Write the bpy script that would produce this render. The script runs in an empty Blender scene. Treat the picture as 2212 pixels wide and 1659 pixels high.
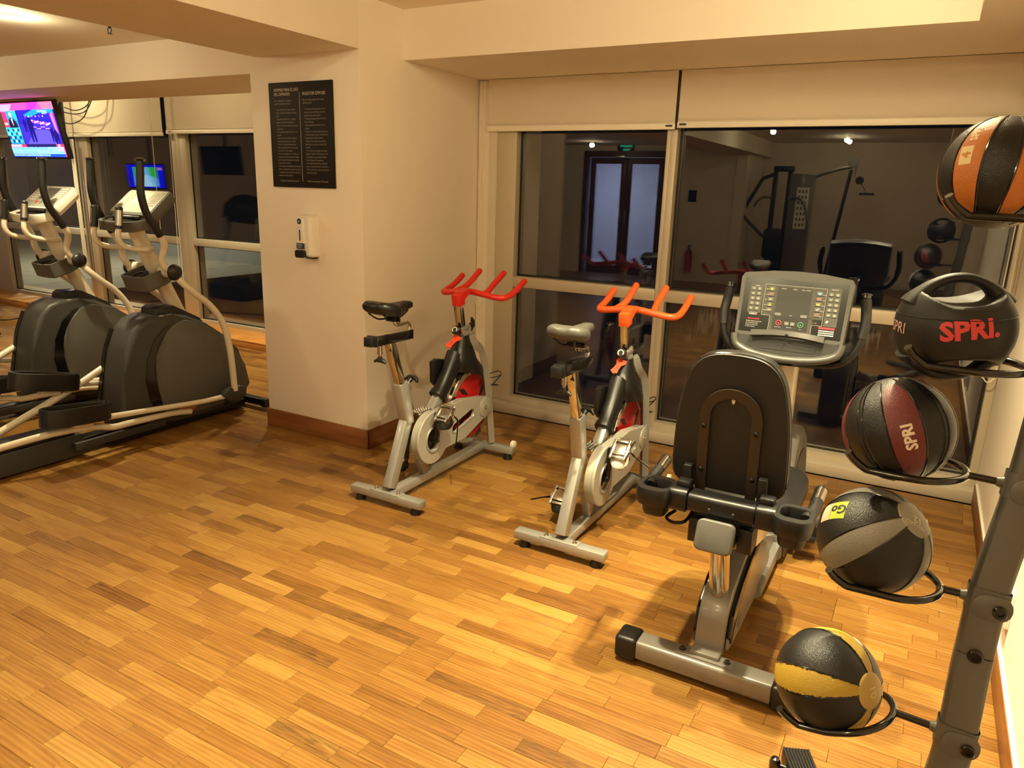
import bpy, bmesh, math, random
from mathutils import Vector as V, Matrix as MX
PI = math.pi
S = bpy.context.scene
C = S.collection
rnd = random.Random(7)

# ------------------------------------------------------------------ camera
H = 1.70
YAW, PITCH, ROLL, FPX = -0.505376016, 0.260580725, -0.0301337578, 1583.493
cy_, sy_, cp_, sp_ = math.cos(YAW), math.sin(YAW), math.cos(PITCH), math.sin(PITCH)
FWD = V((sy_*cp_, cy_*cp_, -sp_)); RGT = V((cy_, -sy_, 0)); DWN = FWD.cross(RGT)
cr_, sr_ = math.cos(ROLL), math.sin(ROLL)
RG2 = cr_*RGT + sr_*DWN; DN2 = -sr_*RGT + cr_*DWN
cam = bpy.data.cameras.new('camera'); camo = bpy.data.objects.new('camera', cam); C.objects.link(camo)
cam.sensor_width = 36; cam.sensor_fit = 'HORIZONTAL'; cam.lens = FPX/2212*36; cam.clip_start = .03
m = MX((RG2, -DN2, -FWD)).transposed().to_4x4(); m.translation = (0, 0, H); camo.matrix_world = m
S.camera = camo
S.view_settings.view_transform = 'Standard'; S.view_settings.look = 'None'
S.view_settings.gamma = 1; S.view_settings.use_curve_mapping = False
S.view_settings.exposure = 1.06
S.cycles.max_bounces = 10; S.cycles.diffuse_bounces = 5; S.cycles.glossy_bounces = 5; S.cycles.transparent_max_bounces = 24
S.cycles.caustics_reflective = False; S.cycles.caustics_refractive = False
S.cycles.sample_clamp_indirect = 4
try:
    S.cycles.use_denoising = True
except Exception: pass

# ------------------------------------------------------------------ world (night) and lamps
W = bpy.data.worlds.new('night'); S.world = W; W.use_nodes = True
W.node_tree.nodes['Background'].inputs[0].default_value = (.30, .36, .5, 1)
W.node_tree.nodes['Background'].inputs[1].default_value = .004
WARM = (1, .86, .51)
def spot(x, y, z, power, size=105, blend=.95, r=.03):
    l = bpy.data.lights.new('downlight_beam', 'SPOT'); l.energy = power; l.color = WARM
    l.spot_size = math.radians(size); l.spot_blend = blend; l.shadow_soft_size = r
    o = bpy.data.objects.new('downlight_beam', l); C.objects.link(o); o.location = (x, y, z)
CEIL_R, BEAM, CEIL_L, LBEAM = 2.746, 2.455, 2.612, 2.36
def spill(x, y, z, power):  # point light added below each downlight, spilling onto ceiling and upper walls
    l = bpy.data.lights.new('spill_glow', 'POINT'); l.energy = power; l.color = WARM; l.shadow_soft_size = .04
    o = bpy.data.objects.new('spill_glow', l); C.objects.link(o); o.location = (x, y, z)
LAMPS = [  # x, y, ceiling z, added spill power, beam power, beam angle
    (-.20, 2.95, CEIL_R, 9, 180, 118), (-1.2, 2.2, CEIL_R, 8, 270, 96), (-2.45, .65, CEIL_R, 14, 165, 88), (-.9, -.4, CEIL_R, 14, 50, 100), (-.28, 2.62, CEIL_R, 3, 270, 58),
    (-4.99, 2.69, CEIL_L, 4, 100, 90), (-7.6, 2.62, CEIL_L, 7, 90, 90), (-5.2, .4, CEIL_L, 16, 130, 90), (-8.0, .2, CEIL_L, 6, 40, 90),
    (-4.9, 4.85, 2.74, 7, 110, 90), (-6.6, 4.85, 2.74, 3, 100, 90), (-8.9, 4.85, 2.74, 12, 110, 90),
    (-1.52, -4.5, CEIL_R, 6, 30, 90), (-1.52, -4.93, CEIL_R, 6, 30, 90), (-.9, -1.8, CEIL_R, 12, 60, 90), (.2, -3.75, BEAM, 4, 30, 90), (-5.9, -3.6, CEIL_L, 6, 30, 90), (-2.4, -2.6, CEIL_R, 10, 40, 90)]

# ------------------------------------------------------------------ materials
def lin(c):
    f = lambda v: v/12.92 if v <= .04045 else ((v+.055)/1.055)**2.4
    return tuple(f(v/255) for v in c)+(1,)
def nmat(name):
    M = bpy.data.materials.new(name); M.use_nodes = True; nt = M.node_tree
    return M, nt, nt.nodes['Principled BSDF']
def pm(name, col, rough=.5, metal=0, var=.06, scale=30, bump=0, bscale=200, coat=0, spec=.5):
    """procedural material: base colour with slight noise variation, optional fine relief"""
    M, nt, b = nmat(name); N, L = nt.nodes.new, nt.links.new
    c = lin(col)
    tc = N('ShaderNodeTexCoord'); no = N('ShaderNodeTexNoise'); no.inputs['Scale'].default_value = scale; no.inputs['Detail'].default_value = 4
    L(tc.outputs['Object'], no.inputs['Vector'])
    mx = N('ShaderNodeMix'); mx.data_type = 'RGBA'
    mx.inputs[6].default_value = tuple(v*(1-var) for v in c[:3])+(1,); mx.inputs[7].default_value = tuple(min(1, v*(1+var)) for v in c[:3])+(1,)
    L(no.outputs[0], mx.inputs[0]); L(mx.outputs[2], b.inputs['Base Color'])
    b.inputs['Roughness'].default_value = rough; b.inputs['Metallic'].default_value = metal
    b.inputs['Specular IOR Level'].default_value = spec
    if coat: b.inputs['Coat Weight'].default_value = coat; b.inputs['Coat Roughness'].default_value = .12
    if bump:
        n2 = N('ShaderNodeTexNoise'); n2.inputs['Scale'].default_value = bscale; n2.inputs['Detail'].default_value = 3
        L(tc.outputs['Object'], n2.inputs['Vector'])
        bp = N('ShaderNodeBump'); bp.inputs['Strength'].default_value = bump; bp.inputs['Distance'].default_value = .002
        L(n2.outputs[0], bp.inputs['Height']); L(bp.outputs[0], b.inputs['Normal'])
    return M
def emat(name, col, strength):
    M, nt, b = nmat(name)
    b.inputs['Base Color'].default_value = (0, 0, 0, 1); b.inputs['Emission Color'].default_value = lin(col); b.inputs['Emission Strength'].default_value = strength
    return M
def amat(name, emit=0, rough=.5):
    """flat print or screen: colours stored on the printed shapes"""
    M, nt, b = nmat(name); a = nt.nodes.new('ShaderNodeAttribute'); a.attribute_name = 'col'
    if emit:
        b.inputs['Base Color'].default_value = (0, 0, 0, 1); nt.links.new(a.outputs[0], b.inputs['Emission Color']); b.inputs['Emission Strength'].default_value = emit
    else: nt.links.new(a.outputs[0], b.inputs['Base Color'])
    b.inputs['Roughness'].default_value = rough
    return M
def wood(name, base, dark, light, along='X', rough=.32, planks=False):
    M, nt, b = nmat(name); N, L = nt.nodes.new, nt.links.new
    geo = N('ShaderNodeNewGeometry'); at = N('ShaderNodeAttribute'); at.attribute_name = 'col'
    sep = N('ShaderNodeSeparateColor'); L(at.outputs[0], sep.inputs[0])
    off = N('ShaderNodeCombineXYZ')
    mm = N('ShaderNodeMath'); mm.operation = 'MULTIPLY'; mm.inputs[1].default_value = 37
    L(sep.outputs[1], mm.inputs[0]); L(mm.outputs[0], off.inputs[2]); L(mm.outputs[0], off.inputs[0])
    add = N('ShaderNodeVectorMath'); add.operation = 'ADD'; L(geo.outputs['Position'], add.inputs[0]); L(off.outputs[0], add.inputs[1])
    mp = N('ShaderNodeMapping'); mp.inputs['Scale'].default_value = (1.0, 9, 9) if along == 'X' else (9, 1.0, 9)
    L(add.outputs[0], mp.inputs[0])
    n1 = N('ShaderNodeTexNoise'); n1.inputs['Scale'].default_value = 4; n1.inputs['Detail'].default_value = 6; n1.inputs['Distortion'].default_value = .9; L(mp.outputs[0], n1.inputs['Vector'])
    mp2 = N('ShaderNodeMapping'); mp2.inputs['Scale'].default_value = (3, 60, 60) if along == 'X' else (60, 3, 60); L(add.outputs[0], mp2.inputs[0])
    n2 = N('ShaderNodeTexNoise'); n2.inputs['Scale'].default_value = 3; n2.inputs['Detail'].default_value = 5; n2.inputs['Distortion'].default_value = .4; L(mp2.outputs[0], n2.inputs['Vector'])
    wv = N('ShaderNodeTexWave'); wv.bands_direction = 'Y' if along == 'X' else 'X'; wv.inputs['Scale'].default_value = 2.2; wv.inputs['Distortion'].default_value = 9; wv.inputs['Detail'].default_value = 2; wv.inputs['Detail Scale'].default_value = .7
    L(mp.outputs[0], wv.inputs['Vector'])
    r = N('ShaderNodeValToRGB'); e = r.color_ramp.elements
    e[0].position = .15; e[0].color = lin(dark); e[1].position = .85; e[1].color = lin(light); q = e.new(.5); q.color = lin(base)
    tot = N('ShaderNodeMath'); tot.operation = 'MULTIPLY_ADD'; tot.inputs[1].default_value = .44; L(n1.outputs[0], tot.inputs[0])
    t2 = N('ShaderNodeMath'); t2.operation = 'MULTIPLY_ADD'; t2.inputs[1].default_value = .12; L(n2.outputs[0], t2.inputs[0])
    t3 = N('ShaderNodeMath'); t3.operation = 'MULTIPLY_ADD'; t3.inputs[1].default_value = .13; L(wv.outputs[1], t3.inputs[0])
    L(t2.outputs[0], tot.inputs[2]); L(t3.outputs[0], t2.inputs[2])
    if planks: 
        t4 = N('ShaderNodeMath'); t4.operation = 'MULTIPLY_ADD'; t4.inputs[1].default_value = .78; t4.inputs[2].default_value = -.24; L(sep.outputs[0], t4.inputs[0]); L(t4.outputs[0], t3.inputs[2])
    else: t3.inputs[2].default_value = .2
    L(tot.outputs[0], r.inputs[0]); last = r.outputs[0]
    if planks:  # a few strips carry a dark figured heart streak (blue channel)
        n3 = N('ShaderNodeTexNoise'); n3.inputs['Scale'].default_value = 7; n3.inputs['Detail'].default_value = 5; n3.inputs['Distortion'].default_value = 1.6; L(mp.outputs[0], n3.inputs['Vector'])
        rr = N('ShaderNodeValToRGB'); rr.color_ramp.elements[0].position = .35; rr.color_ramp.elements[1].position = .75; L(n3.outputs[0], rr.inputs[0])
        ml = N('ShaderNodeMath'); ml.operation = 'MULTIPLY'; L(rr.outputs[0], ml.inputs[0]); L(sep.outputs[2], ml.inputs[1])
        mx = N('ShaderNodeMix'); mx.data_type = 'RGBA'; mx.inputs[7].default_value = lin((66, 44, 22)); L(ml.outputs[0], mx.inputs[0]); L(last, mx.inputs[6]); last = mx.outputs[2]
    L(last, b.inputs['Base Color']); b.inputs['Roughness'].default_value = rough; b.inputs['Specular IOR Level'].default_value = .34
    rn = N('ShaderNodeMapRange'); rn.inputs[3].default_value = rough-.06; rn.inputs[4].default_value = rough+.1; L(n1.outputs[0], rn.inputs[0]); L(rn.outputs[0], b.inputs['Roughness'])
    bp = N('ShaderNodeBump'); bp.inputs['Strength'].default_value = .08; bp.inputs['Distance'].default_value = .001; L(n2.outputs[0], bp.inputs['Height']); L(bp.outputs[0], b.inputs['Normal'])
    return M
def glass(name, tint=(1, 1, 1), ior=1.52, dirt=0):
    M, nt, b = nmat(name); N, L = nt.nodes.new, nt.links.new; nt.nodes.remove(b); out = nt.nodes['Material Output']
    tr = N('ShaderNodeBsdfTransparent'); tr.inputs[0].default_value = tint+(1,)
    gl = N('ShaderNodeBsdfGlossy'); gl.inputs['Roughness'].default_value = 0.0
    geo = N('ShaderNodeNewGeometry'); mr = N('ShaderNodeMapRange'); mr.inputs[3].default_value = ior; mr.inputs[4].default_value = 1/ior; L(geo.outputs['Backfacing'], mr.inputs[0])
    fr = N('ShaderNodeFresnel'); L(mr.outputs[0], fr.inputs[0])
    mx = N('ShaderNodeMixShader'); L(fr.outputs[0], mx.inputs[0]); L(tr.outputs[0], mx.inputs[1]); L(gl.outputs[0], mx.inputs[2]); last = mx
    if dirt:  # dried water runs and splashes on the pane
        tc = N('ShaderNodeTexCoord'); mp = N('ShaderNodeMapping'); mp.inputs['Scale'].default_value = (26, 1, 2.4); L(tc.outputs['Object'], mp.inputs[0])
        n = N('ShaderNodeTexNoise'); n.inputs['Scale'].default_value = 2; n.inputs['Detail'].default_value = 8; n.inputs['Roughness'].default_value = .7; L(mp.outputs[0], n.inputs['Vector'])
        v = N('ShaderNodeTexNoise'); v.inputs['Scale'].default_value = 2.2; v.inputs['Detail'].default_value = 5; L(tc.outputs['Object'], v.inputs['Vector'])
        sx = N('ShaderNodeSeparateXYZ'); L(tc.outputs['Object'], sx.inputs[0])
        hg = N('ShaderNodeMapRange'); hg.inputs[1].default_value = .1; hg.inputs[2].default_value = .95; hg.inputs[3].default_value = .1; hg.inputs[4].default_value = .8; L(sx.outputs[2], hg.inputs[0])
        p = N('ShaderNodeMath'); p.operation = 'MULTIPLY'; L(n.outputs[0], p.inputs[0]); L(v.outputs[0], p.inputs[1])
        p2 = N('ShaderNodeMath'); p2.operation = 'MULTIPLY'; L(p.outputs[0], p2.inputs[0]); L(hg.outputs[0], p2.inputs[1])
        rp = N('ShaderNodeMapRange'); rp.inputs[1].default_value = .17; rp.inputs[2].default_value = .34; rp.inputs[4].default_value = dirt; L(p2.outputs[0], rp.inputs[0])
        df = N('ShaderNodeBsdfDiffuse'); df.inputs[0].default_value = lin((190, 182, 170))
        m2 = N('ShaderNodeMixShader'); L(rp.outputs[0], m2.inputs[0]); L(mx.outputs[0], m2.inputs[1]); L(df.outputs[0], m2.inputs[2]); last = m2
    L(last.outputs[0], out.inputs[0])
    return M
def rubber(name, col, rough=.45, scale=430):
    M = pm(name, col, rough, 0, .08, 8); nt = M.node_tree; N, L = nt.nodes.new, nt.links.new; b = nt.nodes['Principled BSDF']
    tc = N('ShaderNodeTexCoord'); vo = N('ShaderNodeTexVoronoi'); vo.inputs['Scale'].default_value = scale; L(tc.outputs['Object'], vo.inputs['Vector'])
    bp = N('ShaderNodeBump'); bp.inputs['Strength'].default_value = .4; bp.inputs['Distance'].default_value = .0015; bp.invert = True; L(vo.outputs[0], bp.inputs['Height']); L(bp.outputs[0], b.inputs['Normal'])
    return M
def worn(name, col, under=(18, 17, 16), amount=.5):
    """painted stripe, scuffed back to the black rubber along its edges (UV.x runs across the stripe)"""
    M = rubber(name, col); nt = M.node_tree; N, L = nt.nodes.new, nt.links.new; b = nt.nodes['Principled BSDF']
    uv = N('ShaderNodeUVMap'); sx = N('ShaderNodeSeparateXYZ'); L(uv.outputs[0], sx.inputs[0])
    a = N('ShaderNodeMath'); a.operation = 'SUBTRACT'; a.inputs[1].default_value = .5; L(sx.outputs[0], a.inputs[0])
    ab = N('ShaderNodeMath'); ab.operation = 'ABSOLUTE'; L(a.outputs[0], ab.inputs[0])
    tc = N('ShaderNodeTexCoord'); no = N('ShaderNodeTexNoise'); no.inputs['Scale'].default_value = 130; no.inputs['Detail'].default_value = 6; L(tc.outputs['Object'], no.inputs['Vector'])
    s = N('ShaderNodeMath'); s.operation = 'MULTIPLY_ADD'; s.inputs[1].default_value = amount; L(no.outputs[0], s.inputs[0]); L(ab.outputs[0], s.inputs[2])
    g = N('ShaderNodeMath'); g.operation = 'GREATER_THAN'; g.inputs[1].default_value = .46+amount*.5; L(s.outputs[0], g.inputs[0])
    src = b.inputs['Base Color'].links[0].from_socket
    mx = N('ShaderNodeMix'); mx.data_type = 'RGBA'; mx.inputs[7].default_value = lin(under); L(g.outputs[0], mx.inputs[0]); L(src, mx.inputs[6]); L(mx.outputs[2], b.inputs['Base Color'])
    return M

WALL = pm('wall_paint', (236, 224, 206), .75, var=.02, scale=3, bump=.06, bscale=160)
CEILM = pm('ceiling_paint', (238, 228, 212), .8, var=.015, scale=3)
FRAME = pm('window_frame_alu', (194, 182, 160), .42, .25, var=.03, scale=12)
FRAMED = pm('window_gasket', (24, 22, 20), .5)
BLIND = pm('blind_fabric', (214, 202, 180), .8, var=.03, scale=260)
BAR = pm('blind_bar', (240, 232, 214), .4, var=.02)
CORD = pm('bead_chain', (225, 215, 195), .5)
PLANK = wood('parquet', (121, 82, 35), (76, 44, 16), (152, 116, 56), 'X', .36, True)
SUB = pm('subfloor', (48, 30, 16), .9)
BASEX = wood('baseboard_wood_x', (120, 72, 36), (76, 42, 18), (146, 96, 52), 'X', .4)
BASEY = wood('baseboard_wood_y', (120, 72, 36), (76, 42, 18), (146, 96, 52), 'Y', .4)
STEPM = wood('step_wood', (186, 124, 60), (130, 78, 32), (222, 170, 100), 'X', .35)
SILVER = pm('silver_paint', (160, 158, 152), .36, .55, var=.04, scale=40, coat=.3)
SILV2 = pm('silver_cover', (168, 164, 152), .42, .35, var=.03, scale=20, coat=.2)
CHROME = pm('chrome', (210, 205, 195), .12, 1, var=.03, scale=20)
BLACKP = pm('black_plastic', (13, 12, 12), .42, var=.15, scale=25, bump=.1, bscale=400)
BLACKG = pm('gloss_black', (12, 12, 12), .16, var=.1, coat=.6)
BLACKM = pm('black_metal', (15, 14, 14), .35, .2, var=.1)
LEATH = pm('black_vinyl', (14, 13, 13), .38, var=.12, scale=14, bump=.15, bscale=260)
RED = pm('red_rubber', (214, 36, 26), .38, var=.05, scale=12, coat=.25)
REDW = pm('faded_orange_rubber', (226, 88, 34), .38, var=.10, scale=7, coat=.25)
REDF = pm('red_enamel', (176, 14, 20), .4, var=.06, scale=18, coat=.3)
ORTAG = pm('orange_plastic', (232, 74, 46), .45)
WHITEP = pm('white_plastic', (232, 226, 214), .38, var=.02, coat=.3)
GREYP = pm('grey_plastic', (80, 78, 73), .45, var=.05, scale=30, bump=.06, bscale=300)
GREYD = pm('dark_grey_plastic', (46, 45, 43), .48, var=.06, scale=30, bump=.06, bscale=300)
GREYL = pm('light_grey_plastic', (104, 102, 98), .42, var=.04, coat=.2)
IVORY = pm('ivory_paint', (214, 204, 184), .35, var=.03, scale=9, coat=.4)
TAUPE = pm('taupe_paint', (134, 130, 124), .38, .35, var=.04, scale=20, coat=.3)
POLE = pm('rack_grey_paint', (98, 95, 87), .42, .3, var=.05, scale=26, coat=.2)
PRINT = amat('print', 0, .55)
SCREEN = amat('screen_glow', 1.6)
PANE = glass('window_glass'); PANED = glass('window_glass_splashed', dirt=.34)
DARKG = pm('screen_glass', (8, 8, 9), .08, var=.02)
BULB = emat('lamp_glow', (255, 226, 180), 26)
SIGNM = pm('sign_board', (23, 16, 13), .6, var=.05, spec=.25)
STEEL = pm('brushed_steel', (190, 186, 178), .25, 1, var=.05, scale=60)

# ------------------------------------------------------------------ geometry helpers
class B:
    """collects shapes of ONE part in world coordinates"""
    def __init__(s): s.bm = bmesh.new(); s.col = None; s.cl = None
    def paint(s, c):
        if s.cl is None: s.cl = s.bm.loops.layers.float_color.new('col')
        s.col = c if len(c) == 4 and max(c) <= 1 else lin(c)
    def _m(s, fs):
        if s.cl:
            for f in fs:
                for l in f.loops: l[s.cl] = s.col
    def box(s, c, d, rot=None, bev=0, seg=2):
        r = bmesh.ops.create_cube(s.bm, size=1); vs = r['verts']
        bmesh.ops.scale(s.bm, verts=vs, vec=d)
        if bev:
            es = list({e for v in vs for e in v.link_edges})
            q = bmesh.ops.bevel(s.bm, geom=es, offset=bev, segments=seg, profile=.5, affect='EDGES')
            vs = list({v for f in q['faces'] for v in f.verts} | {v for v in vs if v.is_valid})
            st = list(vs); seen = set(vs)
            while st:
                v = st.pop()
                for e in v.link_edges:
                    w = e.other_vert(v)
                    if w not in seen: seen.add(w); st.append(w)
            vs = list(seen)
        mt = (rot.to_4x4() if rot else MX()); mt = MX.Translation(c) @ mt
        bmesh.ops.transform(s.bm, matrix=mt, verts=vs)
        s._m({f for v in vs for f in v.link_faces}); return s
    def bar(s, a, b, w, h, up=(1, 0, 0), bev=.004):
        """box beam from a to b; w along 'up', h across"""
        a, b, up = V(a), V(b), V(up); d = b-a; z = d.normalized(); x = (up-up.dot(z)*z).normalized(); y = z.cross(x)
        return s.box((a+b)/2, (w, h, d.length), MX((x, y, z)).transposed(), bev)
    def tube(s, pts, r, n=12, closed=False, cap=True, smooth=0, flat=None):
        pts = [V(p) for p in pts]
        if smooth: pts = catmull(pts, smooth, closed)
        rs = r if isinstance(r, (list, tuple)) else [r]*len(pts)
        if len(rs) != len(pts): rs = [rs[0]+(rs[-1]-rs[0])*i/(len(pts)-1) for i in range(len(pts))] if len(rs) == 2 else [rs[min(len(rs)-1, int(i*len(rs)/len(pts)))] for i in range(len(pts))]
        N = len(pts); rings = []; up = None
        for i, p in enumerate(pts):
            t = (pts[(i+1) % N]-pts[i-1]) if closed or 0 < i < N-1 else (pts[1]-pts[0] if i == 0 else pts[-1]-pts[-2])
            t.normalize()
            if up is None:
                up = V((0, 0, 1)) if abs(t.z) < .9 else V((0, 1, 0))
                if flat: up = V(flat[2])
            x = (up-up.dot(t)*t).normalized(); up = x; y = t.cross(x)
            a, b = (flat[0], flat[1]) if flat else (1, 1)
            rings.append([s.bm.verts.new(p+(x*math.cos(k*2*PI/n)*b+y*math.sin(k*2*PI/n)*a)*rs[i]) for k in range(n)])
        fs = []
        for i in range(N if closed else N-1):
            A, Bq = rings[i], rings[(i+1) % N]
            for k in range(n): fs.append(s.bm.faces.new((A[k], A[(k+1) % n], Bq[(k+1) % n], Bq[k])))
        if cap and not closed: fs.append(s.bm.faces.new(rings[0][::-1])); fs.append(s.bm.faces.new(rings[-1]))
        s._m(fs); return s
    def cyl(s, a, b, r, r2=None, n=20): return s.tube([a, b], [r, r if r2 is None else r2], n)
    def lathe(s, o, ax, prof, n=24):
        """prof: (distance along the axis, radius)"""
        o, ax = V(o), V(ax).normalized(); x = ax.orthogonal().normalized(); y = ax.cross(x); fs = []; prev = None
        for d, r in prof:
            ring = [s.bm.verts.new(o+ax*d+(x*math.cos(k*2*PI/n)+y*math.sin(k*2*PI/n))*max(r, 1e-4)) for k in range(n)]
            if prev:
                for k in range(n): fs.append(s.bm.faces.new((prev[k], prev[(k+1) % n], ring[(k+1) % n], ring[k])))
            else: fs.append(s.bm.faces.new(ring[::-1]))
            prev = ring
        fs.append(s.bm.faces.new(prev)); s._m(fs); return s
    def prism(s, poly, f, t0, t1, bev=0, seg=2, smooth=0):
        """poly: 2D outline; f(u,v,t) -> world; thickness t0..t1"""
        P = [V((a, b)) for a, b in poly]
        if smooth: P = [V((q.x, q.y)) for q in catmull([V((p.x, p.y, 0)) for p in P], smooth, True)]
        A = [s.bm.verts.new(f(p.x, p.y, t0)) for p in P]; Bq = [s.bm.verts.new(f(p.x, p.y, t1)) for p in P]; n = len(P)
        fa, fb = s.bm.faces.new(A[::-1]), s.bm.faces.new(Bq)
        fs = [fa, fb]+[s.bm.faces.new((A[i], A[(i+1) % n], Bq[(i+1) % n], Bq[i])) for i in range(n)]
        s._m(fs)
        if bev:
            es = list(fa.edges)+list(fb.edges)
            bmesh.ops.bevel(s.bm, geom=es, offset=bev, segments=seg, profile=.5, affect='EDGES', clamp_overlap=True)
        return s
    def loft(s, rings, cap=True, closed=False):
        R = [[s.bm.verts.new(V(p)) for p in r] for r in rings]; n = len(R[0]); fs = []
        for i in range(len(R)-1 if not closed else len(R)):
            A, Bq = R[i], R[(i+1) % len(R)]
            for k in range(n): fs.append(s.bm.faces.new((A[k], A[(k+1) % n], Bq[(k+1) % n], Bq[k])))
        if cap and not closed: fs.append(s.bm.faces.new(R[0][::-1])); fs.append(s.bm.faces.new(R[-1]))
        s._m(fs); return s
    def quad(s, *p): s._m([s.bm.faces.new([s.bm.verts.new(V(q)) for q in p])]); return s
    def mesh(s, me, mt=None):
        n0 = len(s.bm.faces); b2 = bmesh.new(); b2.from_mesh(me)
        if mt: bmesh.ops.transform(b2, matrix=mt, verts=b2.verts)
        vm = {v: s.bm.verts.new(v.co) for v in b2.verts}; fs = []
        for f in b2.faces:
            try: fs.append(s.bm.faces.new([vm[v] for v in f.verts]))
            except ValueError: pass
        b2.free(); s._m(fs); return s
    def text(s, body, o, u, v, size, depth=0, align='LEFT', sx=1, shear=0, warp=None, bold=0):
        """flat lettering: origin o, reading direction u, up direction v"""
        c = bpy.data.curves.new('t', 'FONT'); c.body = body; c.size = size; c.align_x = align; c.resolution_u = 2; c.extrude = depth; c.shear = shear; c.offset = bold
        ob = bpy.data.objects.new('t', c); me = bpy.data.meshes.new_from_object(ob)
        u, v = V(u).normalized(), V(v).normalized(); w = u.cross(v)
        mt = MX.Translation(o) @ MX((u, v, w)).transposed().to_4x4() @ MX.Diagonal((sx, 1, 1, 1))
        if warp:
            b2 = bmesh.new(); b2.from_mesh(me)
            for _ in range(3):
                es = [e for e in b2.edges if e.calc_length() > size*.14]
                if es: bmesh.ops.subdivide_edges(b2, edges=es, cuts=1)
            bmesh.ops.triangulate(b2, faces=b2.faces)
            b2.to_mesh(me); b2.free()
            for q in me.vertices: q.co = warp(q.co.x*sx, q.co.y)
            s.mesh(me)
        else: s.mesh(me, mt)
        bpy.data.objects.remove(ob); bpy.data.curves.remove(c); bpy.data.meshes.remove(me); return s
    def rect2(s, o, u, v, x0, y0, x1, y1, lift=0):
        o, u, v = V(o), V(u), V(v); w = u.cross(v).normalized()*lift
        return s.quad(o+u*x0+v*y0+w, o+u*x1+v*y0+w, o+u*x1+v*y1+w, o+u*x0+v*y1+w)
    def plate(s, outlines, mt, thick, bev=0):
        """filled 2D outlines (holes allowed), extruded, mapped by matrix mt"""
        c = bpy.data.curves.new('p', 'CURVE'); c.dimensions = '2D'; c.fill_mode = 'BOTH'; c.extrude = thick/2; c.bevel_depth = bev; c.bevel_resolution = 1
        for o in outlines:
            sp = c.splines.new('POLY'); sp.points.add(len(o)-1); sp.use_cyclic_u = True
            for p, q in zip(sp.points, o): p.co = (q[0], q[1], 0, 1)
        ob = bpy.data.objects.new('p', c); me = bpy.data.meshes.new_from_object(ob); s.mesh(me, mt)
        bpy.data.objects.remove(ob); bpy.data.curves.remove(c); bpy.data.meshes.remove(me); return s
def catmull(P, n, closed=False):
    out = []; N = len(P)
    for i in range(N if closed else N-1):
        p0, p1, p2, p3 = (P[(i-1) % N], P[i], P[(i+1) % N], P[(i+2) % N]) if closed else (P[max(i-1, 0)], P[i], P[i+1], P[min(i+2, N-1)])
        for k in range(n):
            t = k/n; out.append(.5*((2*p1)+(-p0+p2)*t+(2*p0-5*p1+4*p2-p3)*t*t+(-p0+3*p1-3*p2+p3)*t**3))
    if not closed: out.append(P[-1].copy())
    return out
YZ = lambda x: MX(((0, 0, 1, x), (1, 0, 0, 0), (0, 1, 0, 0), (0, 0, 0, 1)))      # plate in the (y,z) plane, thickness along x
fYZ = lambda u, v, t: V((t, u, v))
fXZ = lambda u, v, t: V((u, t, v))
fXY = lambda u, v, t: V((u, v, t))
def circ(cx, cz, r, n=28, a0=0, a1=2*PI): return [(cx+r*math.cos(a0+(a1-a0)*k/n), cz+r*math.sin(a0+(a1-a0)*k/n)) for k in range(n+(0 if abs(a1-a0-2*PI) < 1e-6 else 1))]
def rrect(x0, y0, x1, y1, r, n=4):
    o = []
    for cx, cy, a in ((x1-r, y1-r, 0), (x0+r, y1-r, PI/2), (x0+r, y0+r, PI), (x1-r, y0+r, 1.5*PI)):
        o += [(cx+r*math.cos(a+k*PI/2/n), cy+r*math.sin(a+k*PI/2/n)) for k in range(n+1)]
    return o
def base_of(p):
    v = V((0, 0, 0))
    while p: v += p.location; p = p.parent
    return v
def obj(name, b, mat, parent=None, sharp=38, uv=None):
    me = bpy.data.meshes.new(name); bm = b.bm
    bmesh.ops.recalc_face_normals(bm, faces=bm.faces) if not getattr(b, 'keep', 0) else None
    for f in bm.faces: f.smooth = True
    lim = math.radians(sharp)
    for e in bm.edges:
        if len(e.link_faces) == 2 and e.calc_face_angle(0) > lim: e.smooth = False
    o0 = base_of(parent)
    bmesh.ops.translate(bm, verts=bm.verts, vec=-o0)
    bm.to_mesh(me); bm.free(); me.materials.append(mat)
    o = bpy.data.objects.new(name, me); C.objects.link(o)
    if parent: o.parent = parent
    return o
def tag(o, label, cat, group=None, kind=None):
    o['label'] = label; o['category'] = cat
    if group: o['group'] = group
    if kind: o['kind'] = kind
    return o
def thing(name, label, cat, loc, group=None):
    o = bpy.data.objects.new(name, None); o.empty_display_size = .1; C.objects.link(o); o.location = loc
    return tag(o, label, cat, group)
def struct(name, b, m, parent=None, sharp=38):
    o = obj(name, b, m, parent, sharp)
    if not parent: o['kind'] = 'structure'
    return o
def sroot(name, loc=(0, 0, 0)):
    o = bpy.data.objects.new(name, None); o.empty_display_size = .1; C.objects.link(o); o.location = loc; o['kind'] = 'structure'; return o
def dup(o, parent=None):
    c = o.copy(); C.objects.link(c); c.parent = parent
    for ch in list(o.children): dup(ch, c)
    return c
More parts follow.
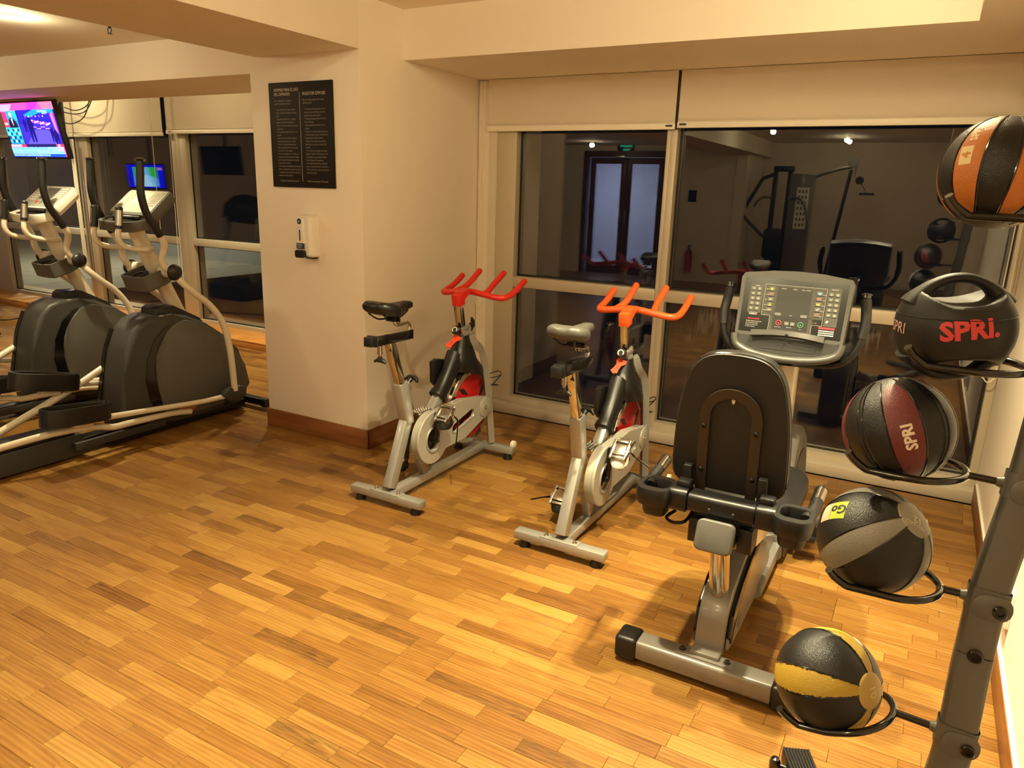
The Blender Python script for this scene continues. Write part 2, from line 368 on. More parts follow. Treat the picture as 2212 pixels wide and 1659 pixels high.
# ------------------------------------------------------------------ the room shell
XW, YC, XCL, XR, YB = -3.046, 3.557, -3.952, .45, -6.3          # pillar right face, pillar front, pillar left face, right wall, back wall
YF, YS, YL = 4.88, 4.777, 5.62                                  # window plane right, sill front, window plane left
def sbox(name, a, b, mat=WALL, bev=0):
    q = B(); a, b = V(a), V(b); q.box((a+b)/2, b-a, None, bev); return struct(name, q, mat)
sbox('wall_right', (XR, YB-.2, 0), (XR+.2, 5.2, 3))
sbox('wall_back', (-3.4, YB-.2, 0), (XR, YB, 3))
q = B(); q.box((-3.3, -5.5, 1.5), (.2, 1.6, 3)); struct('wall_side', q, WALL)
sbox('wall_left', (-12.6, -6.5, 0), (-12.4, 6, 3))
q = B()  # wall with the door opening in it
q.box((-4.04, -4.85, 1.5), (1.28, .2, 3)); q.box((-9.53, -4.85, 1.5), (5.94, .2, 3)); q.box((-5.62, -4.85, 2.75), (1.88, .2, .5)); struct('wall_front', q, WALL)
sbox('column', (XCL, YC, 0), (XW, 5.9, 3), WALL, .004)
sbox('beam_long', (-3.90, -6.3, BEAM), (XW, YC, 3.0), WALL)
sbox('beam_left', (-12.4, YC+.004, LBEAM), (XCL, 4.31, 3.0), WALL)
q = B(); q.box(((XW+.04)/2, -1.16, CEIL_R+.06), (.04-XW, 10.28, .12)); struct('ceiling', q, CEILM)
sbox('ceiling_left', (-12.4, -6.3, CEIL_L), (-3.9, YC+.004, CEIL_L+.1), CEILM)
sbox('ceiling_window', (-12.4, 4.31, 2.75), (XCL, 5.9, 2.85), CEILM)
sbox('soffit_beam', (XW, 3.977, BEAM), (XR, 5.1, 3.0), WALL)
sbox('soffit_right_beam', (.04, -6.3, BEAM), (XR, 3.977, 3.0), WALL)

# floor: strips of parquet laid along X, three strips to a board
fl = B(); fl.box((-6, -.55, -.03), (13, 12, .03)); floor = struct('floor', fl, SUB)
def proj(p):
    d = V(p)-V((0, 0, H)); z = d.dot(FWD)
    return (1106+FPX*d.dot(RG2)/z, 829.5+FPX*d.dot(DN2)/z, z) if z > .2 else None
SW = .0665; strips = []
pr = random.Random(21); nrow = int((5.22+4.75)/SW)
for r in range(-24, nrow+1):
    y0 = -4.75+r*SW
    ymax = 5.22
    if y0 > ymax-.01: continue
    board = r//3; bo = -12.39-((board*0.87) % 2.2)
    x = bo-(0 if r % 3 == 0 else 0)
    first = True; k = 0
    bx = bo
    while bx < XR:
        bend = bx+2.2; x = bx; cut = pr.uniform(.12, .4)
        while x < bend-.01:
            L_ = cut if x == bx else pr.choice((.26, .30, .34, .38, .40, .42))
            e = bend if bend-(x+L_) < .12 else x+L_
            x1, x2 = max(x, -12.39), min(e, XR)
            if x2-x1 > .01:
                y1 = min(y0+SW, ymax)
                if not (y0 >= YS-.03 and x1 > XW-.3) and not (y0 > YC and x1 > XCL and x2 < XW):
                    if y0 >= YS-.03: x2 = min(x2, XCL)
                    if x2-x1 > .01: strips.append((x1, x2, y0, min(y1, YS) if x1 > XW else y1, e == bend))
            x = e
        bx = bend
def parea(s):
    ps = [proj((x, y, 0)) for x in s[:2] for y in s[2:4]]
    if any(p is None for p in ps): return 0
    cx, cy = sum(p[0] for p in ps)/4, sum(p[1] for p in ps)/4
    if not (-10 < cx < 2222 and 0 < cy < 1669): return 0
    P = [ps[0], ps[1], ps[3], ps[2]]
    return abs(sum(P[i][0]*P[(i+1) % 4][1]-P[(i+1) % 4][0]*P[i][1] for i in range(4)))/2
order = sorted(range(len(strips)), key=lambda i: -parea(strips[i])); single = set(order[:300])
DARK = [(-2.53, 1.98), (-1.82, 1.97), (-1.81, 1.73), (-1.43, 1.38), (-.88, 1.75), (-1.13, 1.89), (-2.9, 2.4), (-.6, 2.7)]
def plank(q, s):
    x1, x2, y1, y2, end = s; g = .0005; ge = .0009 if end else .0004; z = pr.uniform(-.0004, .0002)
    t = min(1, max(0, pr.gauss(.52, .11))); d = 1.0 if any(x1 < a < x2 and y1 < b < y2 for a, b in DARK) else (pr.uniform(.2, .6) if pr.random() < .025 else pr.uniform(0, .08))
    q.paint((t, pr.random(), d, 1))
    bv = .0008; lo = [V((x1+g, y1+g, -.014)), V((x2-ge, y1+g, -.014)), V((x2-ge, y2-g, -.014)), V((x1+g, y2-g, -.014))]
    mi = [V((p.x, p.y, z-bv)) for p in lo]; hi = [V((x1+g+bv, y1+g+bv, z)), V((x2-ge-bv, y1+g+bv, z)), V((x2-ge-bv, y2-g-bv, z)), V((x1+g+bv, y2-g-bv, z))]
    q.loft([lo, mi, hi], cap=False); q.quad(*hi)
rest = B(); rest.cl = None
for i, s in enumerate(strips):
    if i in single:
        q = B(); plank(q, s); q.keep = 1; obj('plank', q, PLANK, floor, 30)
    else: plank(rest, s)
rest.keep = 1; o = obj('plank_field', rest, PLANK, floor, 30); o['kind'] = 'stuff'
# wooden step under the left windows
st = sroot('trim_1', (-8.2, 5.4, 0))
q = B()
for i in range(12): q.box((-12.0+i*.73, 5.225, .031), (.728, .018, .062), None, .002)
obj('riser_board', q, STEPM, st)
for i in range(24):
    q = B(); q.paint((pr.random(), pr.random(), 0, 1)); q.box((-12.2+.36*i, 5.43, .069), (.358, .43, .016), None, .002); obj('step_board', q, STEPM, st)
# baseboards
def bboard(name, a, b, mat): 
    q = B(); a, b = V(a), V(b); q.box((a+b)/2, b-a, None, .003); return struct(name, q, mat)
bboard('baseboard_column_front', (XCL-.012, YC-.014, 0), (XW+.014, YC, .132), BASEX)
bboard('baseboard_column_side', (XW, YC-.014, 0), (XW+.014, YS, .132), BASEY)
bboard('baseboard_right', (XR-.014, YB, 0), (XR, YS+.02, .118), BASEY)
q = B(); q.box((XR-.006, (YB+YS)/2, .124), (.012, YS-YB, .012), None, .002); struct('trim_2', q, WHITEP)
bboard('baseboard_back', (-3.2, YB, 0), (XR-.014, YB+.014, .10), WHITEP)

# ------------------------------------------------------------------ windows on the right
def pane(name, parent, x0, x1, z0, z1, y, mat):
    q = B(); q.box(((x0+x1)/2, y, (z0+z1)/2), (x1-x0, .006, z1-z0)); return obj(name, q, mat, parent)
def window(name, x0, x1, gx0, gx1, y, zb, zt, tr0, tr1, depth, lowmat=PANE, sill=True):
    """x0..x1 frame, gx0..gx1 glass; tr0..tr1 transom"""
    w = sroot(name, ((x0+x1)/2, y, 0)); yg = y+depth
    q = B(); q.box(((x0+gx0)/2, y+.07, (zb+zt)/2), (gx0-x0, .14, zt-zb), None, .002); q.box(((gx1+x1)/2, y+.07, (zb+zt)/2), (x1-gx1, .14, zt-zb), None, .002)
    q.box(((gx0+gx1)/2, y+.07, zb+.02), (gx1-gx0, .14, .04)); q.box(((gx0+gx1)/2, y+.07, zt-.03), (gx1-gx0, .14, .06)); obj('window_frame', q, FRAME, w)
    q = B(); q.box(((gx0+gx1)/2, y+.07, (tr0+tr1)/2), (gx1-gx0, .145, tr1-tr0), None, .002); obj('transom', q, FRAME, w)
    for a, b, mt in ((zb+.04, tr0, lowmat), (tr1, zt-.06, PANE)):
        p = pane('pane', w, gx0, gx1, a, b, yg, mt); pane('outer_pane', w, gx0, gx1, a, b, yg+.022, PANE)
        q = B(); t = .012
        for c, d in ((((gx0+gx1)/2, yg-.006, a+t/2), (gx1-gx0, .01, t)), (((gx0+gx1)/2, yg-.006, b-t/2), (gx1-gx0, .01, t)), ((gx0+t/2, yg-.006, (a+b)/2), (t, .01, b-a)), ((gx1-t/2, yg-.006, (a+b)/2), (t, .01, b-a))): q.box(c, d)
        obj('gasket', q, FRAMED, w)
    return w
w1 = window('window_1', -2.955, -1.575, -2.72, -1.60, YF, .075, 2.449, .978, 1.058, .075)
w2 = window('window_2', -1.575, .449, -1.53, .405, YF, .075, 2.449, .978, 1.058, .075, PANED)
q = B(); q.box((-2.99, YF+.05, 1.26), (.10, .12, 2.38)); struct('trim_3', q, WALL)
q = B(); q.box((-2.915, YF-.006, 1.26), (.07, .012, 2.37)); obj('side_channel', q, IVORY, w1)
q = B(); q.box((-1.28, YS+.06, .0375), (3.48, .12, .075), None, .004); struct('trim_4', q, FRAME)

# the left windows, behind the wooden step
wl = []
for i, (x0, x1, g0, g1) in enumerate(((-12.3, -9.23, -11.25, -9.36), (-9.23, -7.42, -9.13, -7.55), (-7.42, -3.96, -7.31, -4.2))):
    wl.append(window('window_%d' % (i+3), x0, x1, g0, g1, YL, .077, 2.73, .965, 1.045, .06))
q = B(); q.box((-8.2, YL+.3, .03), (8.4, .3, .09)); struct('trim_5', q, FRAME)
# terrace outside, lit by one cool lamp
TERR = pm('terrace_paving', (126, 128, 122), .7, var=.06); TW = pm('terrace_wall', (120, 128, 134), .8); TB = pm('terrace_blue', (60, 76, 104), .8)
q = B()
for i in range(11):
    for j in range(4): q.box((-23.6+i*1.2, 6.7+j*1.2, -.02), (1.19, 1.19, .06))
struct('ground', q, TERR)
q = B(); q.box((-17.2, 10.9, .17), (10.4, .2, .34)); struct('wall_terrace', q, TW)
q = B(); q.box((-21.0, 9.6, 1.8), (1.2, 2.6, 3.6)); struct('wall_terrace_side', q, TB)
l = bpy.data.lights.new('terrace_lamp', 'AREA'); l.energy = 120; l.color = (1, .88, .56); l.size = .5; o = bpy.data.objects.new('terrace_lamp', l); C.objects.link(o); o.location = (-14.2, 8.4, 3.4)
# roller blinds
def blind(x0, x1, y, zb, zt, label, chainx=None, chz=(.6, 1.2), clip=None, plane=0):
    t = thing('roller_blind', label, 'blind', ((x0+x1)/2, y, zb), 'roller blinds over the windows')
    q = B(); n = 30; r0 = [(x0+(x1-x0)*k/n, y+.003*math.sin(k*2.1+x0*9)*.5, zt) for k in range(n+1)]
    r1 = [(x0+(x1-x0)*k/n, y+.002*math.sin(k*1.3+x0*5), zb+.03) for k in range(n+1)]
    q.loft([r0+[(a, b+.002, c) for a, b, c in r0[::-1]], r1+[(a, b+.002, c) for a, b, c in r1[::-1]]], cap=False); obj('fabric', q, BLIND, t)
    q = B(); q.box(((x0+x1)/2, y, zb+.052), (x1-x0, .012, .010), None, .003); obj('hem_seam', q, BLIND, t)
    q = B(); q.box(((x0+x1)/2, y, zb+.019), (x1-x0+.006, .022, .038), None, .005); bb = obj('bottom_bar', q, BAR, t)
    if clip is not None:
        q = B(); q.box((clip, y-.012, zb+.022), (.045, .006, .012), None, .002); obj('end_clip', q, GREYD, bb)
    q = B(); q.cyl((x0+.01, y+.04, zt-.03), (x1-.01, y+.04, zt-.03), .024); obj('roller', q, BAR, t)
    if chainx is not None:
        lo, w = chz[0], .03; q = B()
        pts = [(chainx-w*.4, y-.02, zt-.02), (chainx-w*.6, y-.025, 1.2), (chainx-w, y-.03, lo+.07), (chainx-w*.7, y-.03, lo+.02), (chainx, y-.03, lo), (chainx+w*.7, y-.03, lo+.02), (chainx+w, y-.03, lo+.07), (chainx+w*.6, y-.025, 1.2), (chainx+w*.4, y-.02, zt-.02)]
        q.tube(pts, .0035, 6, smooth=5); obj('bead_chain', q, CORD, t)
    return t
blind(-2.948, -1.545, 4.85, 2.097, 2.452, 'short roller blind over the narrower window beside the pillar', -2.985, (.80, 1.2), -1.58)
blind(-1.525, .445, 4.85, 2.105, 2.452, 'long roller blind over the wide window behind the medicine balls', .40, (.72, 1.2), -1.49)
blind(-12.2, -9.52, 5.56, 2.15, 2.745, 'roller blind behind the wall-mounted news television', None)
bl_b = blind(-9.46, -7.6, 5.56, 2.15, 2.745, 'roller blind right of the television with black cables in front', -7.45, (.50, 1.2), -9.40)
blind(-7.53, -4.1, 5.56, 2.17, 2.745, 'roller blind half hidden by the pillar with the rules sign', None, clip=-7.47)
q = B(); q.tube([(-7.7, 5.50, 2.74), (-7.71, 5.5, 1.6), (-7.70, 5.5, .80)], .0035, 6)
obj('pull_cord', q, CORD, bl_b)
q = B(); q.tube([(-9.24, 5.50, 2.12), (-9.25, 5.5, 1.6), (-9.24, 5.5, .55)], .016, 8); q.tube([(-9.205, 5.50, 2.12), (-9.21, 5.5, 1.6), (-9.20, 5.5, .55)], .012, 8)
obj('guide_rail', q, IVORY, wl[0])
# dark strips added to stand for the shaded gaps between neighbouring blinds
for x, y, z0, z1 in ((-1.535, 4.872, 2.1, 2.45), (-7.565, 5.60, 2.15, 2.74), (-9.49, 5.60, 2.15, 2.74)):
    q = B(); q.box((x, y, (z0+z1)/2), (.02, .012, z1-z0)); struct('gap_shade_strip', q, FRAMED)

# ------------------------------------------------------------------ lamps in the ceilings
for i, (x, y, z, p, pb, cone) in enumerate(LAMPS):
    spill(x, y, z-.07, p); spot(x, y, z-.03, pb, cone, .8)
    if i >= 12 or i in (0, 1, 4, 5):
        t = thing('downlight', 'small recessed halogen downlight in the ceiling over the ellipticals' if i == 5 else 'recessed halogen downlight in the plaster ceiling out of direct view', 'lamp', (x, y, z), 'recessed ceiling downlights')
        q = B(); q.lathe((x, y, z), (0, 0, -1), [(0, .05), (.006, .052), (.008, .046), (.004, .040), (-.002, .038)], 24); obj('trim_ring', q, BAR, t)
        q = B(); q.lathe((x, y, z-.001), (0, 0, -1), [(0, .036), (.003, .030), (.004, .001)], 16); obj('lamp_face', q, BULB, t)
t = thing('sprinkler', 'fire sprinkler head on the ceiling near the pillar beam', 'sprinkler', (-4.632, 3.081, CEIL_L))
q = B(); q.lathe((-4.632, 3.081, CEIL_L), (0, 0, -1), [(0, .036), (.006, .034), (.010, .014), (.026, .010)], 16); obj('escutcheon', q, BLACKM, t)
q = B(); q.tube([(-4.644, 3.081, CEIL_L-.024), (-4.65, 3.081, CEIL_L-.04), (-4.632, 3.081, CEIL_L-.058), (-4.614, 3.081, CEIL_L-.04), (-4.62, 3.081, CEIL_L-.024)], .003, 6, smooth=3); q.lathe((-4.632, 3.081, CEIL_L-.056), (0, 0, -1), [(0, .016), (.002, .016)], 12); obj('deflector', q, BLACKM, t)
# ------------------------------------------------------------------ indoor cycles
VGREY = pm('worn_lit_grey_vinyl', (74, 72, 66), .42, var=.12, scale=14, bump=.15, bscale=260)  # worn grey saddle, its tone also raised for the strong spot on it
def KY(y, z): return (y*.9855, 1.7-(1.7-z)*.9855)
def spin_bike(X, label, barmat):
    t = thing('spin_bike', label, 'exercise bike', (X, 3.4, 0), 'indoor cycles beside the pillar')
    P = lambda u, y, z: V((X+u,)+KY(y, z))       # traced profile point, u to the right of the bike's middle plane
    R = lambda u, y, z: V((X+u, y, z))           # plain metres
    # floor frame
    q = B(); q.box(R(0, 2.925, .060), (.475, .062, .042), None, .005); rs = obj('rear_stabilizer', q, SILVER, t)
    q = B(); q.box(R(0, 2.925, .083), (.20, .058, .004), None, .0015); obj('mounting_plate', q, SILVER, rs)
    for s_ in (-1, 1):
        q = B(); q.lathe(R(s_*.075, 2.925, .083), (0, 0, 1), [(0, .012), (.004, .012), (.005, .008), (.013, .008), (.018, .004)], 10); obj('bolt', q, CHROME, rs)
    q = B(); q.box(R(0, 3.925, .060), (.455, .056, .042), None, .005); fs = obj('front_stabilizer', q, SILVER, t)
    for u, y in ((-.19, 2.925), (.19, 2.925), (-.19, 3.92), (.19, 3.92)):
        q = B(); q.lathe(R(u, y, 0), (0, 0, 1), [(0, .030), (.006, .030), (.03, .022), (.042, .022)], 14); obj('rubber_foot', q, BLACKP, t)
    for u in (-.205, .205):
        q = B(); q.lathe(R(u-.012, 3.965, .085), (1, 0, 0), [(0, .022), (.003, .028), (.012, .026), (.021, .028), (.024, .022)], 18); obj('transport_wheel', q, IVORY, fs)
    q = B(); q.bar(R(0, 2.95, .062), R(0, 3.90, .062), .055, .045); q.box(R(0, 3.33, .064), (.062, .03, .05), None, .003); obj('floor_rail', q, SILVER, t)
    # seat tube in two bends
    q = B(); q.bar(P(0, 2.985, .075), P(0, 3.145, .44), .052, .062); q.bar(P(0, 3.15, .405), P(0, 3.093, .655), .056, .066); obj('seat_tube', q, SILVER, t)
    q = B(); q.bar(P(0, 3.102, .62), P(0, 3.004, .905), .040, .050); sp = obj('seat_post', q, CHROME, t)
    q = B(); q.box(P(0, 3.095, .655), (.044, .054, .004)); obj('collar', q, BLACKP, sp)
    q = B(); q.tube([P(.0, 3.12, .625), P(.0, 3.165, .64)], .012, 10); kn = obj('knob_shaft', q, SILVER, t)
    q = B(); q.tube([P(-.0, 3.16, .640), P(0, 3.185, .655)], [.010, .016], 10); q.tube([P(-.045, 3.185, .648), P(-.02, 3.198, .664), P(.02, 3.198, .664), P(.045, 3.185, .648)], [.009, .013, .013, .009], 10, smooth=3); obj('pull_knob', q, BLACKP, kn)
    q = B(); q.bar(P(0, 2.875, .923), P(0, 3.18, .918), .054, .052); sl = obj('seat_slider', q, CHROME if barmat is RED else BLACKG, t)
    q = B(); q.bar(P(0, 2.828, .924), P(0, 2.862, .923), .050, .048, bev=.003); q.bar(P(0, 2.858, .9235), P(0, 2.876, .923), .058, .056, bev=.003); obj('slider_end', q, BLACKP, sl)
    q = B(); q.bar(P(.028, 2.88, .923), P(.028, 3.175, .918), .003, .050, bev=.001); q.bar(P(-.028, 2.88, .923), P(-.028, 3.175, .918), .003, .050, bev=.001); obj('slider_side', q, BLACKG, sl)
    q = B(); q.cyl(P(0, 2.925, .90), P(0, 2.925, .846), .013); q.cyl(P(0, 2.925, .846), P(0, 2.925, .832), .007); k2 = obj('slider_bolt', q, CHROME, t)
    q = B(); q.cyl(P(0, 2.925, .834), P(0, 2.925, .812), .010, .014); q.tube([P(-.036, 2.925, .802), P(-.015, 2.925, .812), P(.015, 2.925, .812), P(.036, 2.925, .802)], [.007, .012, .012, .007], 10, smooth=3); obj('t_handle', q, BLACKP, k2)
    q = B(); q.tube([P(0, 3.172, .93), P(0, 3.176, .958), P(0, 3.155, .978), P(0, 3.115, .980), P(0, 3.075, .981), P(0, 3.056, .992), P(0, 3.05, 1.02)], .0125, 14, smooth=5); obj('gooseneck', q, CHROME, t)
    # saddle: rings from back to nose (y, half width, top, bottom)
    st = [(2.868, .030, 1.112, 1.090), (2.875, .068, 1.124, 1.070), (2.900, .086, 1.129, 1.058), (2.945, .092, 1.124, 1.045), (2.990, .088, 1.114, 1.035), (3.026, .066, 1.106, 1.026), (3.059, .045, 1.101, 1.022), (3.100, .033, 1.101, 1.040), (3.141, .028, 1.102, 1.052), (3.177, .026, 1.097, 1.058), (3.192, .014, 1.087, 1.064)]
    rings = []
    for y, w, a, b in st:
        r = []
        for k in range(20):
            th = 2*PI*k/20; cx, cz = math.cos(th), math.sin(th)
            zz = (a+b)/2+(a-b)/2*(abs(cz)**.8)*(1 if cz > 0 else -1)
            if cz > 0 and abs(cx) < .35 and y < 3.03: zz -= .007
            r.append(P(w*(abs(cx)**.75)*(1 if cx > 0 else -1), y, zz-(.012 if cz < 0 and abs(cx) < .7 else 0)*0))
        rings.append(r)
    q = B(); q.loft(rings); sa = obj('saddle', q, LEATH if barmat is RED else VGREY, t, 60)
    for s_ in (-1, 1):
        q = B(); q.tube([P(s_*.05, 2.90, 1.06), P(s_*.035, 2.94, 1.030), P(s_*.022, 2.97, 1.022), P(s_*.022, 3.06, 1.022), P(s_*.012, 3.15, 1.05)], .0042, 8, smooth=4); obj('saddle_rail', q, BLACKM, sa)
    q = B(); q.box(P(0, 3.035, 1.016), (.058, .05, .022), None, .005); q.tube([P(-.042, 3.035, 1.014), P(.042, 3.035, 1.014)], .011, 10); obj('saddle_clamp', q, BLACKM, t)
    # chain case on the right
    ou = circ(3.288, .300, .152, 26, PI*.40, PI*1.78)+[(3.62, .205), (3.83, .275)]+circ(3.84, .345, .070, 8, -PI*.45, PI*.42)+[(3.60, .452)]
    ou = [KY(*p) for p in ou]; hole = [KY(*p) for p in circ(3.287, .290, .068, 24)][::-1]
    s1, s2 = (3.50, .300), (3.685, .345); slot = circ(s2[0], s2[1], .031, 8, -PI*.42, PI*.58)+circ(s1[0], s1[1], .031, 8, PI*.58, PI*1.58); slot = [KY(*p) for p in slot][::-1]
    q = B(); q.plate([ou, hole, slot], YZ(X+.080), .010, .004); ca = obj('chain_case', q, SILV2, t)
    q = B(); q.loft([[V((X+w, a, b)) for a, b in ou] for w in (.036, .078)], cap=False); obj('case_band', q, SILV2, ca)
    q = B(); q.tube([V((X+.088,)+p) for p in [KY(*p) for p in circ(3.287, .290, .076, 28)]], .007, 8, closed=True); obj('case_ring', q, SILVER, ca)
    q = B(); q.tube([V((X+.088,)+p) for p in slot], .0045, 6, closed=True); obj('slot_rim', q, SILVER, ca)
    q = B(); q.lathe(P(.03, 3.287, .290), (1, 0, 0), [(0, .066), (.03, .066)], 24); obj('sprocket_well', q, BLACKP, ca)
    q = B(); q.lathe(P(.08, 3.842, .347), (1, 0, 0), [(0, .062), (.012, .062), (.014, .058)], 26); hb = obj('hub_disc', q, SILV2, t)
    q = B(); q.lathe(P(.093, 3.842, .347), (1, 0, 0), [(0, .013), (.004, .013), (.006, .008), (.012, .006)], 12); obj('axle_nut', q, CHROME, hb)
    q = B(); q.plate([[KY(*p) for p in ((3.80, .41), (3.905, .405), (3.935, .30), (3.87, .278), (3.86, .36))]], YZ(X+.082), .006, .002); obj('axle_bracket', q, SILVER, t)
    q = B(); q.bar(P(0, 3.262, .20), P(0, 3.308, .07), .042, .058); obj('lower_post', q, SILVER, t)
    q = B(); q.bar(P(0, 3.215, .448), P(0, 3.345, .445), .066, .012, bev=.002); sp = obj('step_plate', q, STEEL, t)
    q = B()
    for a in range(3):
        for b in range(6): q.cyl(P(-.02+.02*a, 3.228+.02*b, .452), P(-.02+.02*a, 3.228+.02*b, .4565), .0032, n=6)
    obj('grip_studs', q, WHITEP, sp)
    # down tube, head, fork
    q = B(); q.bar(P(0, 3.36, .40), P(0, 3.62, .655), .050, .056); obj('down_tube', q, SILVER, t)
    q = B(); q.bar(P(0, 3.70, .875), P(0, 3.775, .70), .052, .060); q.box(P(0, 3.705, .868), (.06, .072, .02), None, .004); obj('head_tube', q, SILVER, t)
    for s_ in (-1, 1):
        q = B(); q.tube([P(s_*.034, 3.755, .83), P(s_*.046, 3.785, .765), P(s_*.056, 3.840, .712), P(s_*.060, 3.873, .64), P(s_*.062, 3.895, .56), P(s_*.064, 3.925, .40), P(s_*.066, 3.975, .07)], 1, 4, smooth=4, flat=(.028*1.1, .020*1.3, (1, 0, 0))); obj('fork_leg', q, SILVER, t, 25)
    # black head shroud: rings down the neck (centre y, z, half width, half depth)
    sh = [(3.705, .825, .038, .050), (3.702, .80, .042, .060), (3.70, .765, .048, .078), (3.70, .725, .056, .100), (3.705, .69, .066, .122), (3.718, .655, .076, .145), (3.738, .62, .080, .160), (3.752, .585, .079, .158)]
    q = B(); q.loft([[P(w*(abs(math.cos(a))**.6)*(1 if math.cos(a) > 0 else -1), y+d*math.sin(a)*(1 if math.sin(a) > 0 else .85), z-.03*math.sin(a)*(z < .70)) for a in [2*PI*k/24 for k in range(24)]] for y, z, w, d in sh]); shr = obj('head_shroud', q, BLACKP, t, 50)
    q = B(); q.loft([[P(w*(abs(math.cos(a))**.6)*(1 if math.cos(a) > 0 else -1), y+d*math.sin(a)*.72, z-d*math.sin(a)*.72) for a in [2*PI*k/20 for k in range(20)]] for y, z, w, d in [(3.64, .70, .046, .075), (3.60, .66, .046, .062), (3.55, .60, .040, .050), (3.52, .565, .041, .052), (3.475, .52, .040, .048), (3.462, .507, .046, .056), (3.445, .49, .047, .058)]]); obj('tube_sleeve', q, BLACKP, t, 50)
    q = B(); q.plate([[KY(*p) for p in ((3.47, .69), (3.51, .70), (3.58, .685), (3.57, .60), (3.52, .53), (3.475, .57))]], YZ(X-.058), .020, .005); obj('bottle_holder', q, BLACKP, t)
    q = B(); q.lathe(P(0, 3.69, .845), V((0, -.9, .35)), [(0, .012), (.035, .014), (.045, .026), (.062, .027), (.070, .020)], 20); bk = obj('resistance_knob', q, BLACKP, t)
    q = B(); o = P(0, 3.69, .845)+V((0, -.9, .35)).normalized()*.0705; ax = V((0, -.9, .35)).normalized(); x = V((1, 0, 0)); y = ax.cross(x)
    q.tube([o+x*.015*math.cos(a)+y*.015*math.sin(a) for a in [k*PI*1.5/10-.6 for k in range(11)]], .0032, 6); obj('knob_arrow', q, WHITEP, bk)
    # orange stop tag
    d = V((-.10, -.62, -.34)).normalized(); o = P(0, 3.665, .823); n_ = V((.25, -.45, .8)); n_ = (n_-n_.dot(d)*d).normalized(); w_ = d.cross(n_)
    mt = MX((d, w_, n_)).transposed().to_4x4(); mt.translation = o
    q = B(); q.plate([[(0, -.022), (.02, -.026), (.045, -.013), (.075, -.013), (.10, -.018), (.112, 0), (.10, .018), (.075, .013), (.045, .013), (.02, .026), (0, .022)]], mt, .005, .0015); tg = obj('stop_tag', q, ORTAG, t)
    q = B(); q.paint((40, 14, 10)); q.text('STOP', mt @ V((.05, -.006, .0042)), d, w_, .017, sx=.9); obj('tag_lettering', q, PRINT, tg)
    # handlebar
    q = B(); q.bar(P(0, 3.70, .85), P(0, 3.657, 1.03), .040, .048); obj('handlebar_post', q, CHROME, t)
    q = B(); q.bar(P(0, 3.668, 1.012), P(0, 3.652, 1.085), .056, .062, bev=.006); q.loft([[P(u, y, z) for u, y, z in ((-.026, 3.66, 1.09), (.026, 3.66, 1.09), (.026, 3.67, 1.03), (-.026, 3.67, 1.03))], [P(u, y, z) for u, y, z in ((-.026, 3.755, 1.108), (.026, 3.755, 1.108), (.026, 3.755, 1.085), (-.026, 3.755, 1.085))]]); hb = obj('bar_bracket', q, RED if barmat is RED else REDW, t)
    q = B(); rb = .0185
    q.tube([R(-.228, 4.00, 1.150), R(-.226, 3.93, 1.115), R(-.226, 3.86, 1.088), R(-.222, 3.79, 1.072), R(-.19, 3.745, 1.070), R(-.10, 3.735, 1.082), R(0, 3.735, 1.092), R(.10, 3.735, 1.082), R(.19, 3.745, 1.070), R(.222, 3.79, 1.072), R(.226, 3.86, 1.088), R(.226, 3.93, 1.115), R(.228, 4.00, 1.150)], rb, 14, smooth=4)
    for s_ in (-1, 1): q.lathe(R(s_*.228, 3.998, 1.149), V((0, .9, .45)), [(0, rb), (.006, rb*.92), (.010, rb*.6), (.011, .001)], 14)
    obj('handlebar', q, barmat, t)
    for s_ in (-1, 1):
        q = B(); q.tube([R(s_*.105, 3.735, 1.085), R(s_*.092, 3.80, 1.100), R(s_*.086, 3.86, 1.125), R(s_*.088, 3.985, 1.190)], rb*.98, 14, smooth=5)
        q.lathe(R(s_*.088, 3.983, 1.189), V((0, .88, .46)), [(0, rb), (.006, rb*.92), (.010, rb*.6), (.011, .001)], 14); obj('inner_grip', q, barmat, t)
    q = B(); q.tube([P(0, 3.735, .862), P(0, 3.785, .872)], .011, 10); k3 = obj('head_knob_shaft', q, SILVER, t)
    q = B(); q.tube([P(0, 3.785, .872), P(0, 3.81, .877)], [.010, .014], 10); q.tube([P(0, 3.812, .835), P(0, 3.826, .862), P(0, 3.826, .892), P(0, 3.812, .918)], [.008, .013, .013, .008], 10, smooth=3); obj('head_knob', q, BLACKP, k3)
    # flywheel
    q = B(); q.lathe(P(-.014, 3.80, .352), (1, 0, 0), [(0, .205), (0, .236), (.004, .240), (.024, .240), (.028, .236), (.028, .205), (.020, .20), (.008, .20)], 56); fw = obj('flywheel', q, CHROME, t)
    q = B(); q.lathe(P(-.010, 3.80, .352), (1, 0, 0), [(0, .212), (.006, .214), (.016, .214), (.021, .212)], 48); obj('wheel_disc', q, REDF, fw)
    q = B()
    for a in (0.3, 2.0, 3.6, 5.2):
        c = P(.0125, 3.80, .352); pts = [(.09, .0), (.13, .05), (.185, .07), (.15, .02)]
        q.prism([(c.y+x*math.cos(a)-y*math.sin(a), c.z+x*math.sin(a)+y*math.cos(a)) for x, y in pts], lambda u, v, w: V((X+w, u, v)), .006, .0128)
    obj('wheel_marks', q, BLACKP, fw)
    q = B(); q.tube([P(0, 3.74, .60), P(0, 3.70, .575), P(0, 3.66, .555)], .012, 8); q.box(P(0, 3.715, .602), (.07, .05, .03), MX.Rotation(-.6, 3, 'X'), .006); q.box(P(0, 3.66, .578), (.05, .035, .03), MX.Rotation(-.9, 3, 'X'), .005); obj('brake_caliper', q, BLACKP, t)
    # bottle cage at the front of the fork
    q = B(); r_ = .003
